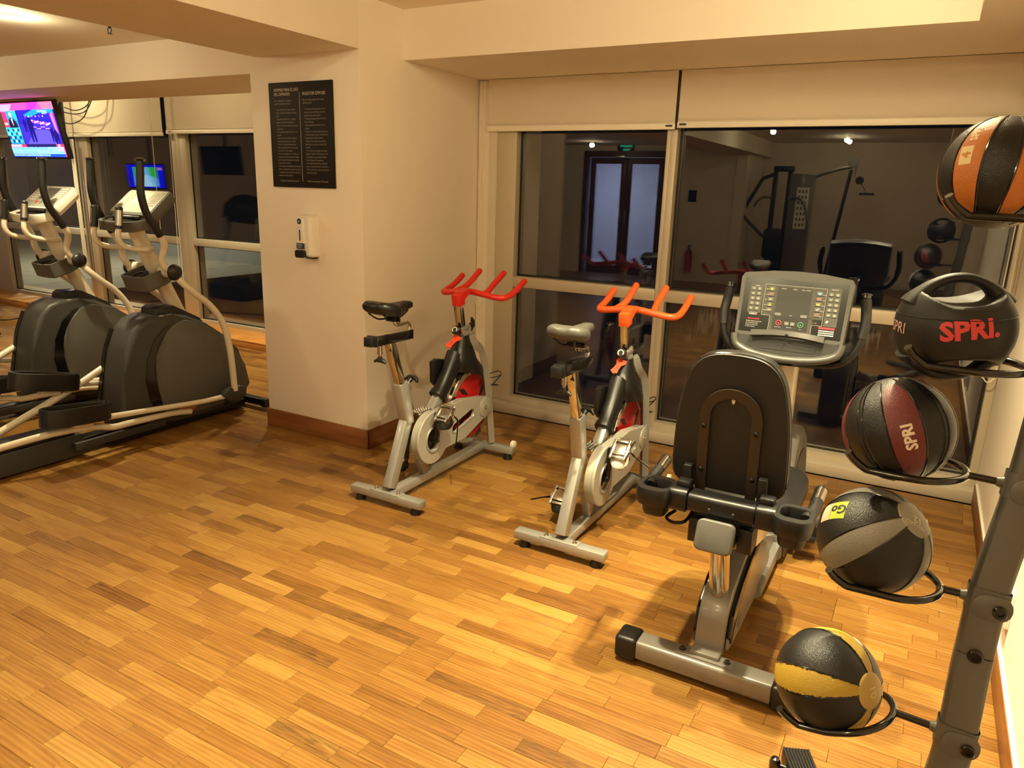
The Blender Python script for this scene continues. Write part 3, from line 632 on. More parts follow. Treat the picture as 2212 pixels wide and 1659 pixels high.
    q.tube([P(.02, 3.945, .60), P(.03, 3.955, .62), P(.04, 3.95, .60), P(.035, 3.98, .46), P(.02, 4.0, .42), P(.0, 4.0, .43), P(-.01, 3.96, .58)], r_, 6, smooth=3)
    q.tube([P(.035, 3.965, .53), P(.075, 4.03, .545), P(.055, 4.10, .50), P(-.02, 4.10, .47), P(-.05, 4.03, .49), P(-.01, 3.97, .53)], r_, 6, True, smooth=2)
    q.tube([P(.03, 3.985, .45), P(.06, 4.06, .44), P(.0, 4.09, .43), P(-.03, 4.03, .44)], r_, 6, smooth=2); q.tube([P(.055, 4.10, .50), P(.0, 4.09, .43)], r_, 6); obj('bottle_cage', q, BLACKM, t)
    # cranks and pedals
    for s_, yc, zc in ((1, 3.292, .452), (-1, 3.285, .132)):
        q = B(); q.tube([P(s_*.095, 3.288, .290), P(s_*.103, (3.288+yc)/2, (.290+zc)/2), P(s_*.106, yc, zc)], [.016, .013, .015], 10); q.lathe(P(s_*.075, 3.288, .290), (s_, 0, 0), [(0, .02), (.03, .018), (.034, .012)], 14); cr = obj('crank_arm', q, BLACKM, t)
        pt = V(P(s_*.155, yc, zc)); x = V((1, 0, 0))
        q = B(); q.tube([P(s_*.108, yc, zc), P(s_*.205, yc, zc)], .008, 10); q.box(pt, (.092, .060, .026), MX.Rotation(.75, 3, 'X'), .003)
        for e in (-1, 1): q.box(pt+V((e*.036, -.004, 0)), (.013, .104, .030), MX.Rotation(.75, 3, 'X'), .002); q.box(pt+MX.Rotation(.75, 3, 'X') @ V((0, e*.044, 0)), (.084, .012, .032), MX.Rotation(.75, 3, 'X'), .001)
        pd = obj('pedal', q, STEEL, t)
        q = B(); q.tube([pt+V((-.038, .03, .022)), pt+V((-.03, .045, .045)), pt+V((.03, .045, .045)), pt+V((.038, .03, .022))], .003, 6, smooth=3); obj('clip_spring', q, CHROME, pd)
        q = B(); c0 = pt+V((0, .0, -.058))      # toe cup below the pedal
        q.loft([[c0+V((w*math.cos(a), d*math.sin(a)+yy, z)) for a in [2*PI*k/18 for k in range(18)]] for w, d, yy, z in ((.040, .026, .014, .042), (.044, .034, .004, .020), (.045, .042, -.004, -.006), (.038, .038, -.006, -.022), (.020, .022, -.006, -.028))]); obj('toe_cage', q, WHITEP if barmat is not RED and s_ > 0 else BLACKP, pd, 50)
        for e in (-1, 1):
            q = B(); q.tube([pt+V((e*.034, .012, -.02)), pt+V((e*.040, .028, -.045)), pt+V((e*.03, .03, -.075))], .004, 6); obj('cage_stay', q, BLACKP, pd)
        q = B(); e0 = pt+V((s_*.042, .02, -.01))
        q.tube([pt+V((-s_*.03, .035, -.03)), pt+V((0, .05, -.03)), e0, e0+V((s_*.025, .01, -.02)), e0+V((s_*.045, -.02, -.06 if barmat is RED else -.015)), e0+V((s_*(.05 if barmat is RED else .12), -.04, -.14 if barmat is RED else -.04))], 1, 6, smooth=3, flat=(.008, .0016, (1, 0, 0))); obj('toe_strap', q, BLACKP, pd)
        q = B(); q.box(e0, (.016, .02, .014), MX.Rotation(.5, 3, 'Z'), .002); obj('strap_buckle', q, STEEL, pd)
    return t
spin_bike(-2.375, 'spin bike with red handlebar and black saddle, set beside the pillar wall', RED)
spin_bike(-1.329, 'spin bike with faded orange handlebar, in front of the window mullion', REDW)
# ------------------------------------------------------------------ elliptical trainers
def elliptical(dx, dy, label, pale):
    X = -4.50+dx
    t = thing('elliptical_trainer', label, 'elliptical', (X, 2.9+dy, 0), 'elliptical trainers left of the pillar')
    R = lambda u, y, z: V((X+u, y+dy, z))
    fyz = lambda u, v, w: V((X+w, u+dy, v))
    body = [(2.735, .10), (2.722, .25), (2.768, .468), (2.80, .60), (2.862, .733), (2.93, .795), (3.01, .822), (3.16, .815), (3.265, .793), (3.433, .713), (3.585, .602), (3.673, .486), (3.75, .348), (3.78, .20), (3.72, .13), (3.483, .085), (3.142, .072)]
    q = B(); q.prism(body, fyz, -.125, .125, .035, 3); bd = obj('drive_shroud', q, GREYD, t, 32)
    # right and left cover discs, proud of the body, and the black slot behind them
    for s_ in (-1, 1):
        disc = [(3.07, .12), (3.01, .24), (2.985, .40), (3.00, .55), (3.06, .66), (3.13, .735), (3.24, .765), (3.42, .695), (3.56, .59), (3.65, .47), (3.72, .34), (3.74, .22), (3.68, .15), (3.48, .11)]
        q = B(); q.prism(disc, fyz, s_*.118, s_*.140, .008, 2, smooth=2); obj('side_cover', q, GREYP if s_ > 0 else GREYD, bd, 32)
        q = B(); q.prism([(3.085, .735), (3.0, .665), (2.935, .54), (2.910, .39), (2.93, .26), (2.975, .15), (3.02, .11), (3.06, .13), (3.005, .25), (2.982, .40), (2.998, .55), (3.06, .66), (3.13, .735), (3.125, .75)], fyz, s_*.121, s_*.131, 0); obj('crank_slot', q, BLACKG, bd)
    q = B(); prf = catmull([V((0, a, b)) for a, b in ((2.722, .28), (2.768, .468), (2.80, .60), (2.862, .733))], 5); q.loft([[R(-.122, p.y-.004, p.z+.003), R(-.085, p.y-.004, p.z+.003), R(-.085, p.y+.01, p.z-.006), R(-.122, p.y+.01, p.z-.006)] for p in prf]); obj('left_slot', q, BLACKG, bd)
    q = B(); q.prism([(3.052, .80), (3.07, .855), (3.10, .872), (3.20, .865), (3.40, .755), (3.44, .70), (3.2, .76)], fyz, -.085, .085, .012, 2); obj('mast_cowl', q, BLACKP, bd)
    q = B(); q.prism(circ(3.185, .150, .045, 20), lambda u, v, w: V((X+w, (u-3.185)*1.6+3.185+dy, (v-.15)*.75+.150)), .150, .154); obj('badge', q, pm('badge_red', (168, 96, 84), .5), bd)
    q = B(); q.box(R(.09, 3.075, .812), (.06, .03, .004), None, .001); obj('rating_label', q, IVORY, bd)
    # base: rear ramp box, spine, feet
    q = B(); q.prism([(-.27, .02), (-.27, .10), (-.255, .145), (.095, .145), (.115, .10), (.115, .02)], lambda u, v, w: V((X+u*.75, w+dy, v)), 1.20, 2.49, .006); q.box(R(-.06, 2.1, .16), (.10, .75, .03), None, .008); rb = obj('rear_base', q, GREYD, t)
    q = B(); q.prism([(2.3, .13), (2.3, .155), (2.44, .150), (2.46, .13)], fyz, -.20, .03, 0); q.box(R(-.15, 1.85, .155), (.055, 1.2, .022), None, .004); q.box(R(.03, 1.85, .155), (.055, 1.2, .022), None, .004); obj('ramp_track', q, BLACKP, rb)
    q = B(); q.box(R(-.03, 2.62, .06), (.10, .5, .07), None, .01); q.box(R(.0, 3.2, .045), (.16, 1.1, .06), None, .01); obj('spine', q, BLACKM, t)
    q = B(); q.box(R(0, 3.81, .055), (.46, .055, .055), None, .006); ff = obj('front_foot_bar', q, BLACKM, t)
    for s_ in (-1, 1):
        q = B(); q.cyl(R(s_*.215, 3.81, .052), R(s_*.262, 3.81, .052), .040, .036); obj('foot_cap', q, BLACKP, ff)
        q = B(); q.lathe(R(s_*.08, 1.35, 0), (0, 0, 1), [(0, .025), (.02, .025)], 12); obj('levelling_foot', q, BLACKP, rb)
    q = B(); q.box(R(.112, 2.72, .085), (.03, .62, .05), MX.Rotation(.0, 3, 'X'), .005); obj('side_skirt', q, GREYD, t)
    # pedal arms (crank end to roller) and pedals
    q = B(); q.tube([R(-.125, 3.05, .60), R(-.128, 2.646, .415), R(-.13, 2.407, .32), R(-.13, 2.0, .17)], .022, 14); q.cyl(R(-.16, 1.99, .175), R(-.10, 1.99, .175), .03); obj('pedal_arm', q, IVORY, t)
    q = B(); q.tube([R(.16, 3.20, .125), R(.165, 3.043, .150), R(.175, 2.75, .165), R(.178, 2.62, .170), R(.175, 2.50, .205), R(.165, 2.25, .225), R(.05, 1.98, .18)], .021, 14, smooth=3); obj('pedal_arm', q, IVORY, t)
    for u, y0, z0, tilt in ((.19, 2.40, .292, -.10), (-.125, 2.41, .445, -.22)):
        rot = MX.Rotation(tilt, 3, 'X')
        out = []
        for k in range(28):
            a = 2*PI*k/28; w = .070*(1-.18*math.sin(a)); out.append((w*abs(math.cos(a))**.6*(1 if math.cos(a) > 0 else -1), .205*abs(math.sin(a))**.75*(1 if math.sin(a) > 0 else -1)))
        q = B(); c = R(u, y0, z0)
        f = lambda a, b, h: c+rot @ V((a, b, h))
        h1 = .075
        q.loft([[f(a, b, -.03) for a, b in out], [f(a, b, h1-.01) for a, b in out], [f(a*.97, b*.99, h1) for a, b in out], [f(a*.82, b*.94, h1) for a, b in out], [f(a*.78, b*.92, h1-.012) for a, b in out], [f(a*.76, b*.91, .0) for a, b in out]]); pd = obj('foot_pedal', q, BLACKP, t, 30)
        q = B(); 
        for k in range(9): q.box(f(0, -.14+.035*k, .004), (.085, .010, .006), rot, .001)
        obj('tread_ribs', q, GREYD, pd)
        q = B(); q.box(f(0, .03, -.045), (.05, .12, .035), rot, .006); obj('pedal_bracket', q, IVORY, pd)
    # swing levers
    for s_ in (-1, 1):
        e = .25
        q = B(); q.tube([R(s_*e, 2.936, 1.800), R(s_*e, 2.928, 1.70), R(s_*e, 2.922, 1.60), R(s_*e, 2.945, 1.49), R(s_*e, 2.99, 1.41), R(s_*(e-.002), 3.03, 1.345)], .0235, 16, smooth=4); lv = obj('lever_grip', q, BLACKP, t)
        q = B(); q.lathe(R(s_*e, 2.937, 1.795), (0, .07, 1), [(0, .026), (.004, .033), (.012, .030), (.018, .018), (.020, .002)], 18); obj('grip_cap', q, BLACKG, lv)
        q = B(); q.tube([R(s_*(e-.002), 3.025, 1.352), R(s_*(e-.008), 3.055, 1.30), R(s_*(e-.03), 3.062, 1.25), R(s_*(e-.05), 3.055, 1.19), R(s_*(e-.05), 3.085, 1.13), R(s_*(e-.045), 3.125, 1.106)], .0225, 14, smooth=4); obj('upper_lever', q, IVORY, t)
        q = B(); q.cyl(R(s_*(e-.14), 3.122, 1.106), R(s_*(e-.025), 3.122, 1.106), .040); hb = obj('pivot_hub', q, IVORY, t)
        q = B(); q.lathe(R(s_*(e-.03), 3.122, 1.106), (s_, 0, 0), [(0, .048), (.004, .053), (.018, .050), (.03, .036), (.036, .010), (.037, .001)], 24); obj('hub_cap', q, BLACKP, hb)
        q = B(); q.tube([R(s_*(e-.045), 3.135, 1.085), R(s_*(e-.01), 3.18, 1.02), R(s_*e, 3.26, .945), R(s_*e, 3.345, .875), R(s_*e, 3.415, .79), R(s_*e, 3.466, .69), R(s_*e, 3.498, .52), R(s_*e, 3.515, .22)], .0225, 14, smooth=4); obj('lower_lever', q, IVORY, t)
        lowz = .195 if s_ > 0 else .26
        q = B(); q.prism([(3.40, .205), (3.44, .235), (3.56, .25), (3.62, .225), (3.61, .165), (3.55, .135), (3.46, .15)], fyz, s_*(e-.055), s_*(e+.012), .012, 2); obj('pivot_cover', q, GREYD, t)
        if s_ > 0: q = B(); q.tube([R(.235, 3.46, .19), R(.23, 3.24, .197), R(.215, 2.948, .22), R(.195, 2.58, .25)], .0185, 12, smooth=3); obj('link_arm', q, IVORY, t)
        else: q = B(); q.tube([R(-.235, 3.46, .22), R(-.21, 3.1, .31), R(-.15, 2.62, .40)], .0185, 12, smooth=3); obj('link_arm', q, IVORY, t)
    # mast, stationary grips, cup holder
    q = B(); q.tube([R(0, 3.305, .76), R(0, 3.20, .99), R(0, 3.115, 1.16), R(0, 3.02, 1.40)], 1, 20, flat=(.040, .052, (0, 1, 0))); obj('mast', q, IVORY, t)
    for s_ in (-1, 1):
        e = .125
        q = B(); q.tube([R(s_*.05, 3.10, 1.245), R(s_*e, 3.0, 1.252), R(s_*e, 2.92, 1.262), R(s_*e, 2.855, 1.285), R(s_*e, 2.828, 1.335), R(s_*e, 2.836, 1.395)], .0175, 14, smooth=4); obj('fixed_handle', q, IVORY, t)
        q = B(); q.tube([R(s_*e, 2.835, 1.388), R(s_*e, 2.853, 1.515)], [.0225, .0225], 16); q.lathe(R(s_*e, 2.853, 1.513), (0, .14, 1), [(0, .0225), (.008, .018), (.011, .004)], 14); gp = obj('pulse_grip', q, BLACKP, t)
        q = B(); q.tube([R(s_*e, 2.8385, 1.408), R(s_*e, 2.8515, 1.500)], .0235, 16, cap=False)
        for f in [f for f in q.bm.faces if (f.calc_center_median()-R(s_*e, 2.845, 1.455)).x*s_ < -.010 or (f.calc_center_median().y > R(0, 2.853, 0).y)]: q.bm.faces.remove(f)
        obj('contact_plate', q, STEEL, gp)
    cu = [(-.115, -.06), (-.09, -.10), (.09, -.10), (.115, -.06), (.115, .05), (.06, .10), (-.06, .10), (-.115, .05)]
    rot = MX.Rotation(.30, 3, 'X'); c = R(0.02, 3.075, 1.06); f = lambda a, b, h: c+rot @ V((a*1.05, b*1.15, h))
    q = B(); P2 = [(p.x, p.y) for p in catmull([V((a, b, 0)) for a, b in cu], 3, True)]
    q.loft([[f(a*.9, b*.9, -.055) for a, b in P2], [f(a, b, -.045) for a, b in P2], [f(a, b, .05) for a, b in P2], [f(a*.9, b*.9, .052) for a, b in P2], [f(a*.88, b*.88, -.02) for a, b in P2]]); ch = obj('cup_holder', q, GREYP, t, 30)
    q = B(); q.tube([f(-.05, -.09, .04), f(-.03, -.02, .045), f(.0, .0, .04), f(.03, -.02, .045), f(.05, -.09, .04)], .010, 8, smooth=3); obj('cup_divider', q, BLACKP, ch)
    # console: tilted box with rounded back
    sh = WHITEP if pale else GREYP
    cen = R(0, 3.085, 1.545); rot = MX.Rotation(math.radians(40), 3, 'X'); g = lambda a, b, h: cen+rot @ V((a, b, h))
    q = B(); q.loft([[g(a*s1, b*s2-.005, h) for a, b in rrect(-.215, -.12, .215, .115, .03, 4)] for s1, s2, h in ((.55, .6, -.085), (.88, .9, -.075), (.985, .98, -.045), (1, 1, -.008), (.985, .98, .004))]); cs = obj('console', q, sh, t, 30)
    q = B(); q.prism(rrect(-.195, -.105, .195, .102, .012), lambda u, v, w: g(u, v, w), .004, .007, .001); fp = obj('display_panel', q, pm('faded_overlay', (176, 174, 158), .45) if not pale else pm('grey_overlay', (150, 148, 136), .4), t)
    q = B(); q.paint((70, 68, 62) if pale else (190, 189, 174)); q.rect2(g(0, 0, .0082), rot @ V((1, 0, 0)), rot @ V((0, 1, 0)), -.075, -.03, .075, .085)
    if pale:
        for k, cl in enumerate(((200, 60, 60), (120, 118, 110), (90, 150, 90))):
            q.paint(cl); o = g(-.055+.055*k, -.065, .0086); q.prism(circ(0, 0, .014, 14), lambda u, v, w: o+rot @ V((u, v, w)), 0, .001)
    q.paint((224, 222, 210) if pale else (158, 156, 142))
    for sx_ in (-1, 1):
        for a in range(3):
            for b in range(6): q.rect2(g(0, 0, .0084), rot @ V((1, 0, 0)), rot @ V((0, 1, 0)), sx_*.135-.037+a*.027, -.045+b*.023, sx_*.135-.037+a*.027+.02, -.045+b*.023+.014)
    obj('panel_print', q, PRINT, fp)
    c2 = R(0, 2.955, 1.425); tr = [(-.20, .05), (-.215, .0), (-.17, -.06), (0, -.085), (.17, -.06), (.215, .0), (.20, .05)]
    rot2 = MX.Rotation(math.radians(12), 3, 'X'); g2 = lambda a, b, h: c2+rot2 @ V((a, b, h))
    q = B(); P2 = [(p.x, p.y) for p in catmull([V((a, b, 0)) for a, b in tr], 4, True)]
    q.loft([[g2(a*.7, b*.7, -.055) for a, b in P2], [g2(a*.95, b*.95, -.04) for a, b in P2], [g2(a, b, .0) for a, b in P2], [g2(a*.98, b*.97, .016) for a, b in P2], [g2(a*.86, b*.8, .016) for a, b in P2], [g2(a*.82, b*.75, -.004) for a, b in P2]]); tp = obj('console_tray', q, WHITEP if pale else GREYP, cs, 30)
    q = B(); q.loft([[g2(a*.80, b*.72, -.002) for a, b in P2], [g2(a*.74, b*.62, .010) for a, b in P2]]); q.tube([g2(-.13, .03, .02), g2(-.07, -.01, .032), g2(0, -.022, .036), g2(.07, -.01, .032), g2(.13, .03, .02)], .014, 10, smooth=4); obj('book_rest', q, BLACKP, cs)
    return t
elliptical(0, 0, 'elliptical trainer nearer the pillar, grey console with blank pale panel', False)
elliptical(-1.08, .02, 'elliptical trainer farther from the pillar, white console with lit buttons', True)

# ------------------------------------------------------------------ recumbent bike
CONSG = pm('console_grey', (72, 71, 68), .36, .3, var=.03, coat=.2)
def recumbent():
    X = -.482
    t = thing('recumbent_bike', 'grey recumbent exercise bike with black backrest, beside the medicine ball rack', 'exercise bike', (X, 3.0, 0))
    R = lambda u, y, z: V((X+u, y, z)); fyz = lambda u, v, w: V((X+w, u, v))
    q = B(); q.box(R(0, 2.355, .058), (.50, .090, .075), None, .014, 3); rs = obj('rear_stabilizer', q, TAUPE, t)
    for s_ in (-1, 1):
        q = B(); q.box(R(s_*.281, 2.355, .056), (.085, .104, .092), None, .016, 3); obj('end_cap', q, BLACKP, rs)
        q = B(); q.lathe(R(s_*.27, 2.355, 0), (0, 0, 1), [(0, .028), (.012, .03), (.02, .03)], 14); obj('floor_pad', q, BLACKP, rs)
    q = B(); q.prism(rrect(-.105, -.028, .105, .028, .012), lambda u, v, w: R(u, 2.357+v, w), .0955, .1005, .001); mp = obj('mounting_plate', q, TAUPE, t)
    for s_ in (-1, 1):
        q = B(); q.lathe(R(s_*.08, 2.357, .100), (0, 0, 1), [(0, .013), (.003, .013), (.003, .009), (.011, .009), (.011, .005), (.006, .004)], 12); obj('bolt', q, GREYD, mp)
    # boom: rounded box section rising from the stabilizer and running forward
    bo = [(2.365, .097), (2.395, .10), (2.405, .15), (2.412, .20), (2.432, .255), (2.475, .30), (2.54, .325), (2.74, .385), (2.90, .36), (3.10, .27), (3.35, .17), (3.45, .11), (3.45, .06), (3.1, .05), (2.75, .055), (2.50, .075), (2.42, .085), (2.375, .092)]
    q = B(); q.prism(bo, fyz, -.050, .050, .018, 3); bm_ = obj('boom', q, TAUPE, t, 30)
    q = B(); q.box(R(0, 2.375, .105), (.104, .06, .02), None, .006); obj('weld_foot', q, TAUPE, bm_)
    for s_ in (-1, 1):
        q = B(); q.prism([(2.43, .105), (2.50, .085), (2.85, .07), (3.15, .08), (3.18, .19), (3.02, .285), (2.80, .325), (2.62, .27), (2.48, .20)], fyz, s_*.050, s_*.064, .008, 2, smooth=2); sp = obj('side_cover', q, TAUPE if s_ > 0 else GREYD, t, 30)
        q = B(); q.prism([(2.435, .15), (2.455, .115), (2.475, .11), (2.49, .16), (2.58, .235), (2.72, .305), (2.86, .335), (2.84, .36), (2.70, .345), (2.56, .295), (2.46, .225)], fyz, s_*.052, s_*.069, .004, 2); obj('black_trim', q, BLACKG, bm_, 30)
        q = B(); q.prism(circ(2.60, .135, .030, 20), lambda u, v, w: fyz((u-2.60)*.7+2.60, v, w), s_*.064, s_*.066); obj('cover_badge', q, GREYL, sp)
    q = B(); q.cyl(R(0, 2.50, .27), R(0, 2.40, .53), .036, n=28); obj('support_tube', q, CHROME, t)
    q = B(); q.lathe(R(0, 2.503, .287), V((0, -.10, .26)), [(0, .045), (.012, .043), (.014, .038)], 24); obj('tube_collar', q, TAUPE, bm_)
    # inclined seat rail with its end cap
    d = V((0, .94, -.345)).normalized(); n_ = V((1, 0, 0)); m_ = d.cross(n_)*-1
    rr = lambda a, b, s: R(0, 2.30, .592)+V((a, 0, 0))+V((0, .345, .94))*b+d*s
    q = B(); q.prism(rrect(-.052, -.042, .052, .042, .012), lambda u, v, w: rr(u, v, w), .018, .80, .002); sr = obj('seat_rail', q, GREYL, t, 30)
    q = B(); q.prism(rrect(-.062, -.053, .062, .053, .020), lambda u, v, w: rr(u, v, w), -.012, .030, .006, 3); obj('rail_end_cap', q, GREYP, sr, 30)
    q = B(); q.box(R(0, 2.50, .585), (.20, .17, .07), MX.Rotation(-.15, 3, 'X'), .008); q.box(R(.085, 2.43, .56), (.05, .10, .09), None, .006); q.box(R(-.085, 2.43, .56), (.05, .10, .09), None, .006); obj('seat_carriage', q, BLACKP, t)
    q = B(); q.prism([(2.45, .60), (2.80, .56), (2.86, .50), (2.72, .45), (2.50, .50)], fyz, .098, .108, .002); q.prism([(2.45, .60), (2.80, .56), (2.86, .50), (2.72, .45), (2.50, .50)], fyz, -.108, -.098, .002); obj('seat_side_plate', q, IVORY, t)
    for k in range(9):
        pass
    # cushion
    q = B(); oc = [(-.20, 2.52), (-.215, 2.70), (-.21, 2.92), (-.15, 3.02), (0, 3.04), (.15, 3.02), (.21, 2.92), (.215, 2.70), (.20, 2.52), (0, 2.50)]
    P2 = [(p.x, p.y) for p in catmull([V((a, b, 0)) for a, b in oc], 3, True)]; cxm, cym = 0, 2.77
    q.loft([[R(a*s, cym+(b-cym)*s, z-.05*(b-2.77)*0) for a, b in P2] for s, z in ((.90, .575), (.98, .585), (1, .61), (.985, .632), (.93, .642))]); obj('seat_cushion', q, LEATH, t, 50)
    # backrest, tilted
    tl = .105; up = V((0, -math.sin(tl), math.cos(tl))); nb = V((0, -math.cos(tl), -math.sin(tl))); o = R(-.014, 2.475, .70)
    f = lambda a, h, w: o+V((a, 0, 0))+up*h+nb*w
    ob = [(-.175, .0), (-.195, .03), (-.198, .10), (-.19, .25), (-.172, .36), (-.15, .43), (-.11, .475), (-.05, .495), (.05, .495), (.11, .475), (.15, .43), (.172, .36), (.19, .25), (.198, .10), (.195, .03), (.175, .0), (.13, -.012), (-.13, -.012)]
    P2 = [(p.x, p.y) for p in catmull([V((a, b, 0)) for a, b in ob], 3, True)]
    q = B(); hc = .24
    q.loft([[f(a*s, hc+(b-hc)*s2, w) for a, b in P2] for s, s2, w in ((.90, .93, -.075), (.975, .98, -.065), (1, 1, -.045), (1, 1, -.020), (.985, .99, -.008))]); bk = obj('backrest_pad', q, LEATH, t, 60)
    q = B(); q.loft([[f(a*s, hc+(b-hc)*s2, w) for a, b in P2] for s, s2, w in ((.982, .988, -.012), (.982, .988, -.003), (.968, .98, 0.0))]); sh = obj('back_shell', q, pm('back_shell', (22, 17, 13), .55, var=.1, bump=.1, bscale=500), t, 40)
    q = B(); q.tube([f(a*.986, hc+(b-hc)*.991, -.008) for a, b in P2], .004, 6, closed=True); obj('piping', q, BLACKG, bk)
    # U bracket of flat bar
    ro, wi = .104, .034
    def up_outline(r): return [(-r, -.02)]+[(r*math.cos(a), .275+r*math.sin(a)) for a in [PI-PI*k/16 for k in range(17)]]+[(r, -.02)]
    a_, b_ = up_outline(ro), up_outline(ro-wi)
    q = B(); q.loft([[f(p[0], p[1], .012), f(p[0], p[1], .022), f(i[0], i[1], .022), f(i[0], i[1], .012)] for p, i in zip(a_, b_)]); ub = obj('u_bracket', q, pm('bracket_brown_black', (58, 48, 38), .4, .3, var=.05), t, 30)
    for a, h in ((-.088, .235), (.088, .235), (-.088, .07), (.088, .065)):
        q = B(); q.lathe(f(a, h, .022), nb, [(0, .010), (.003, .010), (.006, .006), (.007, .004), (.004, .003)], 12); obj('bolt', q, BLACKM, ub)
    q = B(); q.prism([(-.006, .345), (.004, .347), (.006, .33), (.002, .32), (-.005, .325)], lambda u, v, w: f(u, v, w), .0005, .0015); obj('worn_sticker', q, IVORY, sh)
    for s_ in (-1, 1):
        q = B(); q.bar(f(s_*.128, -.03, .034), f(s_*.128, .085, .034), .030, .028, bev=.004); obj('back_upright', q, BLACKP, t)
    # cross bar with cup holders and side handles
    q = B(); q.prism(rrect(2.345, .640, 2.425, .705, .016), lambda u, v, w: V((X+w, u, v)), -.112, .112, .002); cb = obj('cross_bar', q, BLACKP, t, 30)
    for x in (-.035, .045):
        q = B(); q.lathe(R(x, 2.343, .665), (0, -1, 0), [(0, .006), (.003, .005), (.004, .002)], 10); obj('bolt', q, GREYD, cb)
    for s_ in (-1, 1):
        q = B(); q.prism(rrect(2.340, .632, 2.432, .712, .018), lambda u, v, w: V((X+w*s_, u, v)), .116, .178, .004, 2); q.box(R(s_*.14, 2.40, .72), (.05, .05, .03), None, .008); q.cyl(R(s_*.112, 2.385, .672), R(s_*.118, 2.385, .672), .030); obj('arm_joint', q, BLACKP, t, 30)
        c0 = R(s_*.232, 2.385, 0); tray = rrect(-.062, -.085, .062, .070, .045, 5); hole = rrect(-.046, -.048, .046, .045, .028, 5); bowl = rrect(-.043, -.05, .043, .045, .03, 5)
        q = B(); fz = lambda a, b, z: V((c0.x+a*s_, c0.y+b, z))
        q.loft([[fz(a*.93, b*.95, .645) for a, b in tray], [fz(a, b, .660) for a, b in tray], [fz(a, b, .695) for a, b in tray], [fz(a*.95, b*.96, .706) for a, b in tray], [fz(a, b, .706) for a, b in hole], [fz(a*.95, b*.95, .70) for a, b in hole], [fz(a*.9, b*.9, .60) for a, b in hole]], cap=True); q.bm.faces.ensure_lookup_table()
        tr_ = obj('cup_holder', q, BLACKP, t, 30)
        q = B(); q.loft([[fz(a*1.03, b*1.03, .655) for a, b in bowl], [fz(a, b, .61) for a, b in bowl], [fz(a*.9, b*.9, .596) for a, b in bowl]]); obj('cup_well', q, BLACKP, tr_, 30)
        q = B(); q.tube([R(s_*.265, 2.40, .68), R(s_*.277, 2.47, .688), R(s_*.279, 2.54, .696)], .021, 14, smooth=3); hd = obj('side_handle', q, BLACKP, t)
        q = B(); q.tube([R(s_*.279, 2.535, .6955), R(s_*.281, 2.625, .706)], .0225, 18); obj('pulse_contact', q, CHROME, hd)
        q = B(); q.lathe(R(s_*.281, 2.622, .7055), V((0, 1, .12)), [(0, .0235), (.01, .022), (.016, .012), (.017, .002)], 14); obj('handle_cap', q, BLACKP, hd)
        if s_ > 0: continue
        q = B(); q.tube([R(s_*.17, 2.42, .60), R(s_*.19, 2.38, .585), R(s_*.16, 2.36, .58), R(s_*.12, 2.37, .59), R(s_*.11, 2.42, .61)], .006, 8, smooth=3); obj('adjust_lever', q, BLACKM, t)
    # front housing, post, pedals
    q = B(); q.prism([(3.40, .02), (3.375, .20), (3.40, .40), (3.46, .56), (3.52, .625), (3.66, .63), (3.80, .55), (3.92, .38), (3.98, .15), (3.97, .02)], fyz, -.092, .092, .03, 3); ho = obj('drive_housing', q, GREYL, t, 30)
    q = B(); q.prism([(3.43, .03), (3.41, .2), (3.44, .38), (3.52, .5), (3.66, .52), (3.78, .45), (3.86, .3), (3.88, .1), (3.86, .03)], fyz, .088, .100, .006, 2, smooth=2); obj('housing_panel', q, GREYP, ho, 30)
    q = B(); q.prism(circ(3.52, .30, .05, 20), lambda u, v, w: fyz((u-3.52)*.75+3.52, v, w), .100, .103); obj('oval_badge', q, IVORY, ho)
    q = B(); q.prism([(2.95, .05), (2.97, .11), (3.40, .12), (3.40, .05)], fyz, -.085, .085, .02, 2); obj('front_beam', q, GREYL, t)
    q = B(); q.box(R(0, 3.93, .045), (.46, .08, .06), None, .01); obj('front_stabilizer', q, TAUPE, t)
    for s_ in (-1, 1):
        q = B(); q.box(R(s_*.115, 3.52, .30-s_*.085), (.018, .03, .19), None, .006); ck = obj('crank_arm', q, BLACKM, t)
        q = B(); q.box(R(s_*.175, 3.52, .30-s_*.17), (.09, .10, .03), None, .008); q.tube([R(s_*.135, 3.5, .30-s_*.17+.01), R(s_*.15, 3.5, .30-s_*.17+.055), R(s_*.2, 3.5, .30-s_*.17+.055), R(s_*.215, 3.5, .30-s_*.17+.01)], 1, 6, smooth=3, flat=(.018, .003, (0, 1, 0))); obj('pedal', q, BLACKP, ck)
    q = B(); q.prism(rrect(-.035, -.045, .035, .045, .014), lambda u, v, w: R(u, 3.57+v-.06*(w-.6), w), .58, 1.10, 0); obj('console_post', q, IVORY, t, 30)
    # console
    ta = math.radians(16); cu_ = V((0, math.sin(ta), math.cos(ta))); cn = V((0, -math.cos(ta), math.sin(ta))); oc = R(.006, 3.335, 1.20); f = lambda a, h, w: oc+V((a, 0, 0))+cu_*h+cn*w
    ho_ = [(-.226, -.09), (-.230, .05), (-.234, .155), (-.222, .177), (-.10, .193), (0, .197), (.10, .193), (.222, .177), (.234, .155), (.230, .05), (.226, -.09), (.205, -.15), (.13, -.178), (0, -.190), (-.13, -.178), (-.205, -.15)]
    q = B(); q.loft([[f(a*s, b*s2, w) for a, b in ho_] for s, s2, w in ((.80, .8, -.075), (.96, .96, -.06), (1, 1, -.03), (1, 1, .0), (.985, .985, .012))]); cs = obj('console', q, CONSG, t, 30)
    q = B(); q.prism([(-.209, -.083), (-.212, .155), (.212, .155), (.209, -.083)], lambda u, v, w: f(u, v, w), .012, .0145, .001); fp = obj('control_panel', q, pm('panel_black', (20, 19, 18), .4), t)
